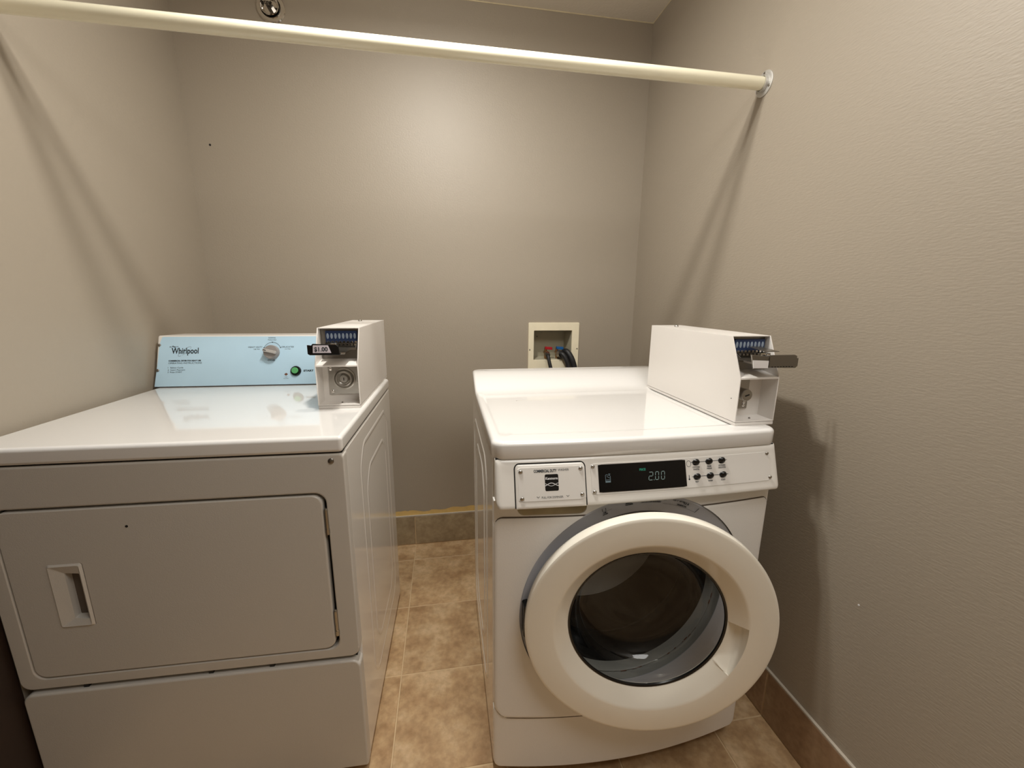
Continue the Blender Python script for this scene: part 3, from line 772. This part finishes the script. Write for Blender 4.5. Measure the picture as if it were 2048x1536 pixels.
# ================================================================ WASHER
WX, WY, WW, WH, WD = 0.9064, -1.0927, 0.686, 0.9271, 0.6387
ws = empty('washing_machine', (WX, WY, 0), 0, 'white front loading coin washing machine with its round door ajar, right of the dryer', 'washing machine')
BL_, BK = 0.0112, 0.0356
def bulge(x, k): a = x/WW; return -4*k*a*(1-a)
def front_y(x, z): return bulge(x, 0.024 + 0.0116*max(0, min(1, (0.77-z)/0.55)))
cabw = MB(); cabw.box(0.001, WW-0.001, 0.016, WD, 0.045, WH-0.038); cw = cabw.build('cabinet', 'enamel', ws, bevel=0.006, segs=3)
for fx_, fy_ in ((0.06, 0.07), (WW-0.06, 0.07), (0.06, WD-0.06), (WW-0.06, WD-0.06)):
    b = MB(); b.cyl(0.024, 0.0, 0.014, (fx_, fy_, 0), 'z', 20); b.cyl(0.008, 0.012, 0.048, (fx_, fy_, 0), 'z', 12); b.build('foot', 'black', ws)

def bulged_plate(outl, yfn, th=0.012, off=0.0, rows=26, cols=40, edge=0.006):
    """plate following the bulge: outline given as function outl(z)->(x0,x1) over z range (z0,z1)"""
    z0, z1, xf = outl
    v = []; f = []
    for i in range(rows+1):
        # denser rows near both ends
        t = i/rows; t = 0.5-0.5*math.cos(PI*t) if True else t
        z = z0 + (z1-z0)*t; x0, x1 = xf(z)
        ez = min(z-z0, z1-z)
        for j in range(cols+1):
            s_ = 0.5-0.5*math.cos(PI*j/cols); x = x0 + (x1-x0)*s_
            ex = min(x-x0, x1-x); e = min(ex, ez)
            rr = 0.0
            if e < edge: rr = edge - math.sqrt(max(0, edge*edge-(edge-e)**2))
            v.append((x, yfn(x, z) - off + rr, z))
    nf = len(v); c1 = cols+1
    for i in range(rows):
        for j in range(cols): f.append((i*c1+j, i*c1+j+1, (i+1)*c1+j+1, (i+1)*c1+j))
    # skirt back
    ringi = [j for j in range(c1)] + [i*c1+cols for i in range(1, rows+1)] + [rows*c1+j for j in range(cols-1, -1, -1)] + [i*c1 for i in range(rows-1, 0, -1)]
    base = len(v)
    for k in ringi: x, y, z = v[k]; v.append((x, 0.020, z))
    n = len(ringi)
    for k in range(n): f.append((ringi[k], ringi[(k+1) % n], base+(k+1) % n, base+k))
    f.append(tuple(range(base, base+n)))
    return mesh(v, f)
def rounded_x(xa, xb, z0, z1, rb, rt):
    def xf(z):
        ins = 0.0
        if z - z0 < rb: ins = max(ins, rb - math.sqrt(max(0, rb*rb-(rb-(z-z0))**2)))
        if z1 - z < rt: ins = max(ins, rt - math.sqrt(max(0, rt*rt-(rt-(z1-z))**2)))
        return (xa+ins, xb-ins)
    return (z0, z1, xf)
RCX, RCZ, RCR = 0.3480, 0.5045, 0.2880
def cut_hole(o, r):
    c = MB(); c.cyl(r, -0.2, 0.3, (RCX, 0, RCZ), 'y', 128)
    co = c.build('cutter', 'dark', ws)
    md = o.modifiers.new('b', 'BOOLEAN'); md.operation = 'DIFFERENCE'; md.object = co; md.solver = 'EXACT'
    dg = bpy.context.evaluated_depsgraph_get(); dg.update()
    me = bpy.data.meshes.new_from_object(o.evaluated_get(dg), depsgraph=dg)
    o.modifiers.clear(); o.data = me; bpy.data.objects.remove(co)
    for p_ in me.polygons: p_.use_smooth = True
    bm = bmesh.new(); bm.from_mesh(me)
    for e in bm.edges:
        if len(e.link_faces) == 2: e.smooth = e.calc_face_angle(0) < R(32)
    bm.to_mesh(me); bm.free()
kick = link('kick_panel', bulged_plate(rounded_x(0.001, WW-0.001, 0.050, 0.232, 0.018, 0.002), front_y, off=-0.0020, edge=0.004), 'enamel_front', ws)
fpan = link('front_panel', bulged_plate(rounded_x(0.0015, WW-0.0015, 0.2085, 0.7545, 0.040, 0.020), front_y, off=0.0022, edge=0.006, rows=34), 'enamel_front', ws)
band = link('upper_band', bulged_plate(rounded_x(0.0015, WW-0.0015, 0.738, 0.795, 0.002, 0.002), front_y, off=-0.0005, edge=0.002), 'enamel_front', ws)
seam = link('panel_gap', bulged_plate(rounded_x(0.0040, WW-0.0040, 0.2076, 0.7556, 0.038, 0.018), front_y, off=0.0004, edge=0.0004, rows=34), 'seam', ws)  # dark sheet behind the panel edge, draws the joint's shade as a line
cut_hole(cw, 0.250); cut_hole(seam, RCR)
cut_hole(fpan, RCR); cut_hole(band, RCR)
cut_hole(kick, RCR)
# pocket under the dispenser drawer
def cut_pocket(o):
    c = MB(); c.prism(rrect(0.0530, 0.2085, 0.7580, 0.8300, 0.014, rs=(0.016, 0.016, 0.002, 0.002)), 'y', -0.1, 0.1)
    co = c.build('cutter', 'dark', ws)
    md = o.modifiers.new('b', 'BOOLEAN'); md.operation = 'DIFFERENCE'; md.object = co; md.solver = 'EXACT'
    dg = bpy.context.evaluated_depsgraph_get(); dg.update()
    me = bpy.data.meshes.new_from_object(o.evaluated_get(dg), depsgraph=dg)
    o.modifiers.clear(); o.data = me; bpy.data.objects.remove(co)
    bm = bmesh.new(); bm.from_mesh(me)
    for e in bm.edges:
        if len(e.link_faces) == 2: e.smooth = e.calc_face_angle(0) < R(32)
    bm.to_mesh(me); bm.free()
cut_pocket(band); cut_pocket(fpan); cut_pocket(seam)
pk = MB(); po = rrect(0.0528, 0.2087, 0.7578, 0.8000, 0.014, rs=(0.016, 0.016, 0.002, 0.002)); pi_ = rrect(0.0560, 0.2055, 0.7620, 0.7980, 0.012, rs=(0.013, 0.013, 0.002, 0.002)); n = len(po)
pk.add([(x, front_y(x, z)+0.0015, z) for x, z in po] + [(x, 0.0145, z) for x, z in pi_], [(i, (i+1) % n, n+(i+1) % n, n+i) for i in range(n)] + [tuple(range(n, 2*n))])
pk.build('pull_pocket', 'pocket', ws, smooth=False, label='grubby recess under the dispenser drawer')

# control panel --------------------------------------------------
PZ0, PZ1, PT = 0.7840, 0.8875, 0.0385
def py_(x, z):
    return bulge(x, BL_) - 0.034*(0.887-z)/0.107
def PW(x, z, off=0.0):
    return (x, py_(x, z) - off*0.953, z - off*0.303)
def tilted_shell(xa, xb, z0, z1, rb, rt, off, edge, name, m, depth=0.05, parent=None, rbl=None):
    rows, cols = 22, 44; v = []; f = []
    for i in range(rows+1):
        t = 0.5-0.5*math.cos(PI*i/rows); z = z0+(z1-z0)*t
        ins = 0
        if rb and z-z0 < rb: ins = rb-math.sqrt(max(0, rb*rb-(rb-(z-z0))**2))
        if rt and z1-z < rt: ins = max(ins, rt-math.sqrt(max(0, rt*rt-(rt-(z1-z))**2)))
        for j in range(cols+1):
            s_ = 0.5-0.5*math.cos(PI*j/cols); x = xa+ins+(xb-xa-2*ins)*s_
            e = min(x-xa-ins, xb-ins-x, z-z0, z1-z); rr = 0
            if e < edge: rr = edge-math.sqrt(max(0, edge*edge-(edge-e)**2))
            v.append(PW(x, z, off-rr))
    c1 = cols+1
    for i in range(rows):
        for j in range(cols): f.append((i*c1+j, i*c1+j+1, (i+1)*c1+j+1, (i+1)*c1+j))
    ring = [j for j in range(c1)] + [i*c1+cols for i in range(1, rows+1)] + [rows*c1+j for j in range(cols-1, -1, -1)] + [i*c1 for i in range(rows-1, 0, -1)]
    base = len(v); n = len(ring)
    for k in ring: x, y, z = v[k]; v.append((x, y+depth if depth < 0.04 else 0.016, z))
    for k in range(n): f.append((ring[k], ring[(k+1) % n], base+(k+1) % n, base+k))
    f.append(tuple(range(base, base+n)))
    return link(name, mesh(v, f), m, parent or ws)
cp = tilted_shell(0.0045, WW-0.001, PZ0, PZ1, 0.014, 0.003, 0.0, 0.010, 'control_console', 'plastic', depth=0.05)
tilted_shell(0.0435, 0.2020, 0.7895, 0.8805, 0.002, 0.012, 0.0004, 0.0008, 'drawer_gap', 'dark', depth=0.010)
dw_ = tilted_shell(0.0452, 0.2003, 0.7880, 0.8792, 0.002, 0.011, 0.0030, 0.006, 'dispenser_drawer', 'plastic', depth=0.012)
def plate(xa, xb, z0, z1, off, th, name, m, parent, r=0.003, label=None, nx=24):
    outl = []
    for x, z in rrect(xa, xb, z0, z1, r, 4): outl.append((x, z))
    v = []; f = []
    # strip grid between bottom and top outlines so that the plate follows the bulge
    for j in range(nx+1):
        x = xa + (xb-xa)*j/nx; e = min(x-xa, xb-x); ins = 0
        if e < r: ins = r-math.sqrt(max(0, r*r-(r-e)**2))
        v += [PW(x, z0+ins, off), PW(x, z1-ins, off), PW(x, z0+ins, off-th), PW(x, z1-ins, off-th)]
    for j in range(nx):
        a, b_ = 4*j, 4*j+4
        f += [(a, b_, b_+1, a+1), (a+2, a+3, b_+3, b_+2), (a, a+2, b_+2, b_), (a+1, b_+1, b_+3, a+3)]
    f += [(0, 1, 3, 2), (4*nx, 4*nx+2, 4*nx+3, 4*nx+1)]
    return link(name, mesh(v, f), m, parent, angle=40, label=label)
tilt = math.atan(0.034/0.107)
dpl = plate(0.0515, 0.1985, 0.8060, 0.8735, 0.0042, 0.002, 'name_plate', 'faceplate', dw_, label='silver name plate')
for q in ((0.0578, 0.8655), (0.1893, 0.8680), (0.1903, 0.8152), (0.0590, 0.8118)): screws(dpl, [PW(*q, 0.0042)], rot=(tilt, 0, 0), r=0.0048, m='steel')
p = Print(lambda x, z: PW(x, z, 0.0046))
p.text(0.0860, 0.8635, 'COMMERCIAL DUTY', 0.0080, bold=0.0003, width=0.0500); p.text(0.1390, 0.8650, 'WASHER', 0.0066, width=0.0240)
p.text(0.1245, 0.8110, 'PULL FOR DISPENSER', 0.0058, ax='CENTER', width=0.047)
for cxv in (0.0935, 0.1580): p.line([(cxv-0.003, 0.8155), (cxv, 0.8125), (cxv+0.003, 0.8155)], 0.0008)
p.done('lettering', 'ink', dpl)
lg = Print(lambda x, z: PW(x, z, 0.00455)); 
lv = rrect(0.1095, 0.1390, 0.8255, 0.8590, 0.003, 4)
lg.b.add([PW(x, z, 0.0045) for x, z in lv], [tuple(range(len(lv)))]); lg.done('logo_square', 'black', dpl)
p = Print(lambda x, z: PW(x, z, 0.0048))
p.text(0.1242, 0.8485, 'Kenmore', 0.0072, bold=0.0002, ax='CENTER', width=0.0265)
wv = lambda s_, ph: [(0.1095+0.0295*k/20, 0.8385+s_*0.0030*math.sin(2*PI*k/20*0.85+ph)) for k in range(21)]
p.line(wv(1, -0.9), 0.0014); p.line(wv(-1, -0.9), 0.0009)
p.done('logo_waves', 'inkwhite', dpl)
mpl = plate(0.2130, 0.6600, 0.8105, 0.8740, 0.0012, 0.002, 'control_plate', 'faceplate', ws, label='silver control plate', nx=40)
for q in ((0.2180, 0.8680), (0.2190, 0.8160), (0.6547, 0.8705), (0.6592-0.002, 0.8175)): screws(mpl, [PW(*q, 0.0012)], rot=(tilt, 0, 0), r=0.0045, m='steel')
dsp = plate(0.2295, 0.4372, 0.8150, 0.8715, 0.0026, 0.002, 'display', 'glossblack', mpl, r=0.001, label='black digital display')
p = Print(lambda x, z: PW(x, z, 0.0030))
def seg7(x, z, w, h, t, on):
    S7 = {'a': ((0, h), (w, h)), 'g': ((0, h/2), (w, h/2)), 'd': ((0, 0), (w, 0)), 'f': ((0, h/2), (0, h)), 'b': ((w, h/2), (w, h)), 'e': ((0, 0), (0, h/2)), 'c': ((w, 0), (w, h/2))}
    for s_ in on:
        (xa, za), (xb, zb) = S7[s_]; sk = 0.0
        if za == zb: xa += t*0.7; xb -= t*0.7
        else: za += t*0.7; zb -= t*0.7
        p.line([(x+xa+za*0.08, z+za), (x+xb+zb*0.08, z+zb)], t)
seg7(0.3455, 0.8345, 0.0095, 0.0165, 0.0013, 'abged'); seg7(0.3612, 0.8345, 0.0078, 0.0165, 0.0013, 'abcdef'); seg7(0.3755, 0.8345, 0.0078, 0.0165, 0.0013, 'abcdef')
p.disc(0.3580, 0.8345, 0.0009, 8)
p.done('price_digits', 'lcd', dsp, label='digits 2.00')
Print(lambda x, z: PW(x, z, 0.0030)).text(0.3245, 0.8555, 'PRICE', 0.0062, bold=0.0004, width=0.0150).done('display_word', 'lcdg', dsp)
p = Print(lambda x, z: PW(x, z, 0.0030))     # small machine icon
p.line([(0.2450, 0.8360), (0.2450, 0.8500), (0.2475, 0.8515), (0.2505, 0.8500)], 0.0008); p.line([(0.2505, 0.8500), (0.2530, 0.8500), (0.2560, 0.8480), (0.2560, 0.8360)], 0.0008)
p.line([(0.2450, 0.8405), (0.2560, 0.8405)], 0.0008); p.line([(0.2480, 0.8480), (0.2540, 0.8440), (0.2560, 0.8440)], 0.0008); p.rect(0.2445, 0.2565, 0.8350, 0.8385)
p.line([(0.2515, 0.8525), (0.2560, 0.8525), (0.2530, 0.8490)], 0.0008)
p.done('display_icon', 'inkgrey', dsp)
p = Print(lambda x, z: PW(x, z, 0.0016))
bxs = (0.4640, 0.4975, 0.5305)
for zr in (0.8646, 0.8338): p.line([(0.4520, zr)] + [(0.4520+(0.5450-0.4520)*k/10, zr) for k in range(1, 11)], 0.0010)
for x_, a_, b_ in ((bxs[0], 'COTTONS', 'WHITES'), (bxs[1], 'PERM', 'PRESS'), (bxs[2], 'WOOLENS', 'DELICATES')):
    p.text(x_, 0.8520, a_, 0.0046, bold=0.0001, ax='CENTER', width=min(0.018, 0.0026*len(a_))); p.text(x_, 0.8473, b_, 0.0046, bold=0.0001, ax='CENTER', width=min(0.019, 0.0026*len(b_)))
for x_, a_ in zip(bxs, ('HOT', 'WARM', 'COLD')): p.text(x_, 0.8210, a_, 0.0046, bold=0.0001, ax='CENTER', width=0.0028*len(a_))
p.line([(0.4460+0.0055*math.cos(2*PI*k/16), 0.8620+0.0065*math.sin(2*PI*k/16)) for k in range(17)], 0.0007)
p.disc(0.4448, 0.8290, 0.0020, 10); p.line([(0.4448, 0.8290), (0.4448, 0.8380)], 0.0014)
p.done('lettering', 'ink', mpl)
bmesh_ = MB().lathe([(0.0086, 0.0), (0.0086, -0.002), (0.0076, -0.0042), (0.0050, -0.0054), (0.0001, -0.0060)], n=28).me()
for zr in (0.8646, 0.8338):
    for x_ in bxs:
        o = link('button', bmesh_, 'black', mpl); o.location = PW(x_, zr, 0.0012); o.rotation_euler = (tilt, 0, 0)

# lid --------------------------------------------------
def lid_mesh():
    x0, x1, y0, y1 = -0.001, WW+0.003, 0.0, WD; r = 0.026; n = 10
    th = 0.0377
    def outline(ins):
        rr = max(0.004, r-ins*0.6)
        xa, xb, ya, yb = x0+ins, x1-ins, y0+ins, y1-ins
        pts = []
        def seg(p, q, k): 
            for i in range(k): t = i/k; pts.append((p[0]+(q[0]-p[0])*t, p[1]+(q[1]-p[1])*t))
        def arc(cx, cy, a0):
            for i in range(n): a = a0+PI/2*i/n; pts.append((cx+rr*math.cos(a), cy+rr*math.sin(a)))
        seg((xa+rr, ya), (xb-rr, ya), 24); arc(xb-rr, ya+rr, -PI/2)
        seg((xb, ya+rr), (xb, yb-rr), 40); arc(xb-rr, yb-rr, 0)
        seg((xb-rr, yb), (xa+rr, yb), 24); arc(xa+rr, yb-rr, PI/2)
        seg((xa, yb-rr), (xa, ya+rr), 40); arc(xa+rr, ya+rr, PI)
        return pts
    def hz(x, y):
        z = WH + 0.048*smoothstep(y, 0.455, 0.605)
        ax = smoothstep(x, 0.018, 0.024)*(1-smoothstep(x, 0.664, 0.670))
        ay = smoothstep(y, 0.050, 0.058)*(1-smoothstep(y, 0.445, 0.462))
        z -= 0.0022*ax*ay
        # pressed oval on the rear ridge
        d = abs(y-0.615); lx = max(0, 0.060-x, x-0.560); dd = math.hypot(d*1.0, lx)
        z -= 0.0016*(smoothstep(dd, 0.004, 0.008)*(1-smoothstep(dd, 0.010, 0.014)))
        return z
    v = []; f = []; rings = []
    e = 0.0095
    lv = [(0.0015, -th), (0.0, -th+0.002), (0.0, -e)] + [(e-e*math.cos(a), -e+e*math.sin(a)) for a in [PI/2*k/5 for k in range(1, 6)]]
    ins_list = [(i, dz, True) for i, dz in lv]
    d = e
    while d < 0.08: d += 0.0035; ins_list.append((d, 0, False))
    while d < WD/2-0.02: d += 0.012; ins_list.append((d, 0, False))
    for ins, dz, _ in ins_list:
        rng = []
        for (x, y) in outline(ins):
            yb = y + bulge(min(max(x, 0), WW), BL_)*(1-smoothstep(y, 0, 0.3))
            base = hz(x, y)
            if dz <= -th+0.0021: z = WH + dz        # level bottom edge
            else: z = base + dz
            rng.append((x, yb, z))
        rings.append(len(v)); v += rng
    m = len(outline(0))
    for a, b_ in zip(rings[:-1], rings[1:]):
        for k in range(m): f.append((a+k, a+(k+1) % m, b_+(k+1) % m, b_+k))
    # centre fill as grid-like fan along the long middle strip
    last = [v[rings[-1]+k] for k in range(m)]
    f.append(tuple(rings[-1]+k for k in range(m)))
    f.append(tuple(rings[0]+k for k in range(m))[::-1])
    return mesh(v, f)
link('lid', lid_mesh(), 'enamel_lid', ws, angle=50)
MB().box(0.006, WW-0.006, 0.004, WD-0.01, WH-0.0400, WH-0.0365).build('lid_gap', 'dark', ws, smooth=False)
sc = MB(); sc.box(0.1140, 0.1960, 0.3540, 0.3556, WH-0.0022, WH-0.0018); sc.build('lid_scratch', 'enamel', ws, smooth=False)
sc = MB(); sc.box(0.1125, 0.1165, 0.3545, 0.3565, WH-0.0022, WH-0.0017); sc.build('lid_chip', 'steel_dk', ws, smooth=False)
# side pressings
emboss(ws, 0.0012, [cham_loop(0.147, 0.560, 0.13, 0.822, 0.045), cham_loop(0.217, 0.490, 0.20, 0.763, 0.06)], -1, 'enamel', w=0.0085, hgt=0.0022)
emboss(ws, WW-0.0012, [cham_loop(0.147, 0.560, 0.13, 0.822, 0.045)], 1, 'enamel')

# door surround, boot, drum ---------------------------------------
yo = -0.024
sur = MB(); sur.lathe([(RCR-0.0005, yo+0.034), (RCR-0.0005, yo+0.003), (RCR-0.004, yo+0.0015), (RCR-0.010, yo+0.005), (0.262, yo+0.012), (0.246, yo+0.018), (0.238, yo+0.022), (0.2345, yo+0.036)], (RCX, 0, RCZ), n=96)
# follow the curved front
sv = []
for (x, y, z) in sur.v:
    rr = math.hypot(x-RCX, z-RCZ); k = max(0, min(1, (rr-0.235)/(RCR-0.235)))
    sv.append((x, y + (front_y(min(max(x, 0), WW), z) - yo - 0.000)*k, z))
sur.v = sv
sr = sur.build('door_surround', 'greypl', ws, label='grey recessed ring round the drum opening')
# rating label printed round the top of the surround
def SRF(a_deg, r):
    a = R(a_deg); x, z = RCX+r*math.cos(a), RCZ+r*math.sin(a)
    k = max(0, min(1, (r-0.235)/(RCR-0.235)))
    prof = [(RCR-0.010, yo+0.005), (0.262, yo+0.012), (0.246, yo+0.018)]
    if r >= 0.262: y = prof[1][1] + (prof[0][1]-prof[1][1])*(r-0.262)/(prof[0][0]-0.262)
    else: y = prof[2][1] + (prof[1][1]-prof[2][1])*(r-0.246)/(0.016)
    return (x, y + (front_y(x, z)-yo)*k - 0.0022, z)
def arc_print(name, m, items):
    b = MB()
    for a0, a1, r0, r1 in items:
        n = max(1, int(abs(a1-a0)/2)+1)
        for k in range(n):
            aa, ab = a0+(a1-a0)*k/n, a0+(a1-a0)*(k+1)/n
            b.add([SRF(aa, r0), SRF(ab, r0), SRF(ab, r1), SRF(aa, r1)], [(0, 1, 2, 3)])
    me = bpy.data.meshes.new('ink'); me.from_pydata(b.v, [], b.f); me.update(); o = link(name, me, m, sr, smooth=False); o['kind'] = 'stuff'; return o
# (bars of the two barcodes, small text rows)
bars = []
a = 92.0
while a > 79.0:
    wdt = random.choice((0.22, 0.35, 0.5)); bars.append((a, a-wdt, 0.2745, 0.2790)); a -= wdt+random.choice((0.2, 0.3))
a = 92.0
while a > 81.5:
    wdt = random.choice((0.22, 0.35, 0.5)); bars.append((a, a-wdt, 0.2660, 0.2710)); a -= wdt+random.choice((0.2, 0.3))
arc_print('bar_code', 'ink', bars)
def arc_text(items, name, m):
    b = MB()
    for a0, r0, s, size, bold in items:
        v, f = text_data(s, size, bold)
        b.add([SRF(a0 - math.degrees(x/0.27), r0+y) for x, y in v], f)
    me = bpy.data.meshes.new('ink'); me.from_pydata(b.v, [], b.f); me.update(); o = link(name, me, m, sr, smooth=False); o['kind'] = 'stuff'; return o
arc_text([(100, 0.2775, 'MODEL', 0.0042, 0.0002), (100, 0.2722, 'SERIAL', 0.0046, 0.0004), (100, 0.2660, 'NUMBER', 0.0046, 0.0004), (111.5, 0.2640, 'UL', 0.0062, 0.0004),
          (112, 0.2745, '[  ]', 0.0085, 0.0001), (112, 0.2585, 'LISTED', 0.0042, 0.0004),
          (76, 0.2765, '120 V  60 Hz', 0.0060, 0.0002), (69.5, 0.2740, '12 A', 0.0075, 0.0004), (72, 0.2665, 'MADE IN USA', 0.0042, 0.0004)], 'rating_text', 'ink')
arc_print('rating_line', 'ink', [(80, 60, 0.2640, 0.2646), (60.3, 60, 0.2646, 0.2780), (110.5, 107, 0.2690, 0.2696)])
gas = MB(); gas.lathe([(0.2360, yo+0.022), (0.2350, yo+0.030), (0.2340, yo+0.038), (0.2315, yo+0.044), (0.2290, yo+0.039), (0.2265, yo+0.043), (0.2240, yo+0.064), (0.2235, yo+0.084), (0.2270, yo+0.095)], (RCX, 0, RCZ), n=96)
bt = gas.build('door_boot', 'rubber', ws, label='grey rubber door seal')
il = MB(); il.lathe([(0.2250, yo+0.062), (0.2190, yo+0.078), (0.2060, yo+0.110), (0.2030, yo+0.140), (0.2100, yo+0.152), (0.232, yo+0.155)], (RCX, 0, RCZ), n=96); il.build('inner_seal', 'black', ws)
gm = MB()
rg = random.Random(3)
spans = [(-58, -34, 0.2318, 0.0011), (-30, -6, 0.2316, 0.0014), (-97, -80, 0.2320, 0.0013)]
for k in range(34):
    a0 = rg.choice((rg.uniform(-98, -70), rg.uniform(-60, -30), rg.uniform(-34, -4))); spans.append((a0, a0+rg.uniform(0.6, 4.5), rg.uniform(0.2275, 0.2345), rg.uniform(0.0004, 0.0013)))
for a0, a1, r_, w_ in spans:
    yy = yo + (0.0425 if r_ > 0.230 else 0.0385)
    path = [(RCX+(r_+rg.uniform(-0.0003, 0.0003))*math.cos(R(a0+(a1-a0)*k/10)), yy, RCZ+r_*math.sin(R(a0+(a1-a0)*k/10))) for k in range(11)]
    gm.tube(path, w_, 6)
gm.build('seal_grime', 'grime', bt, label='rusty dirt on the seal')['kind'] = 'stuff'
dm = MB(); dm.lathe([(0.232, yo+0.150), (0.236, yo+0.170), (0.236, 0.430), (0.225, 0.445)], (RCX, 0, RCZ), n=72)
drum = dm.build('drum', 'drum', ws, label='steel wash drum')
db = MB(); db.lathe([(0.225, 0.445), (0.150, 0.440), (0.070, 0.425), (0.0001, 0.420)], (RCX, 0, RCZ), n=72); db.build('drum_back', 'drumholes', drum)
# door ------------------------------------------------------------
PSI = 0.192
DR, DC = 0.2775, (0.3366, -0.1079, 0.5093)
dpt = empty('door_hub', DC, 0)
# the door group must be a mesh: use the ring as the part and hang everything on it
def door_ring():
    NA = 240; v = []; f = []
    R2 = 0.2130; R3 = 0.1775
    def profile(adeg):
        # adeg measured from +x (right) counter-clockwise; returns list of (r, y), y negative = towards viewer
        p_ = [(0.1900, 0.0310), (0.2600, 0.0310), (0.2720, 0.0300), (0.2768, 0.0270), (0.2782, 0.0220), (0.2784, 0.0130), (0.2780, 0.0050), (0.2767, 0.0014), (0.2740, 0.0000), (0.2690, -0.0006), (0.2450, -0.0012), (R2+0.004, -0.0004), (R2, 0.0006)]
        inside = -31 <= adeg <= 3
        if inside:
            t = (adeg+31)/34.0; w = min(1.0, (math.sin(PI*min(1, max(0, t*0.62+0.0)))**0.7)*1.0) if t < 0.8 else 1.0
            dep = 0.0235*w
            p_ += [(R2-0.0008, 0.004+dep*0.45), (R2-0.006*w-0.001, 0.006+dep*0.85), (R2-0.012, 0.0075+dep), (R3+0.012, 0.0170+dep*0.62), (R3+0.0025, 0.0270), (R3, 0.0290)]
        else:
            p_ += [(R2-0.0030, 0.0026), (R2-0.0100, 0.0080), (R2-0.0180, 0.0145), (R3+0.0100, 0.0205), (R3+0.0020, 0.0270), (R3, 0.0290)]
        p_ += [(R3, 0.0360), (0.1900, 0.0310)]
        return p_
    angs = [360.0*k/NA-180 for k in range(NA)]
    angs = sorted(set([a for a in angs if abs(a+31) > 0.8 and abs(a-3) > 0.8] + [-31.3, -31.0, 3.0, 3.3]))
    m = len(profile(0))
    for a in angs:
        for r, y in profile(a): v.append((r*math.cos(R(a)), y, r*math.sin(R(a))))
    n = len(angs)
    for i in range(n):
        j = (i+1) % n
        for k in range(m-1): f.append((i*m+k, i*m+k+1, j*m+k+1, j*m+k))
    return mesh(v, f)
bpy.data.objects.remove(dpt)
door = link('door', door_ring(), 'door_plastic', ws, angle=38, label='thick round cream door ring, ajar')
door.location = DC; door.rotation_euler = (R(0.6), 0, -PSI)
# black rim between ring and glass, then the bowl
MB().lathe([(0.1785, 0.0262), (0.1745, 0.0275), (0.1735, 0.031), (0.1785, 0.036)], n=96).build('glass_rim', 'black', door)
gb = MB(); gb.lathe([(0.1745, 0.0290), (0.1700, 0.0380), (0.1640, 0.0620), (0.1560, 0.0860), (0.1440, 0.0990), (0.120, 0.1050), (0.070, 0.1075), (0.0001, 0.1080)], n=96)
gb.build('door_glass', 'glass', door, label='clear glass bowl of the door')
# hinge knuckle at the left of the door
hg = MB(); hg.box(0.066, 0.080, -0.034, -0.004, RCZ-0.040, RCZ+0.040); hg.build('door_hinge', 'black', ws, bevel=0.003)

coin_box((WX+0.5945, WY+0.0345, WH), 0.0, 'white metal coin box standing on the right side of the washer top', 'washer')
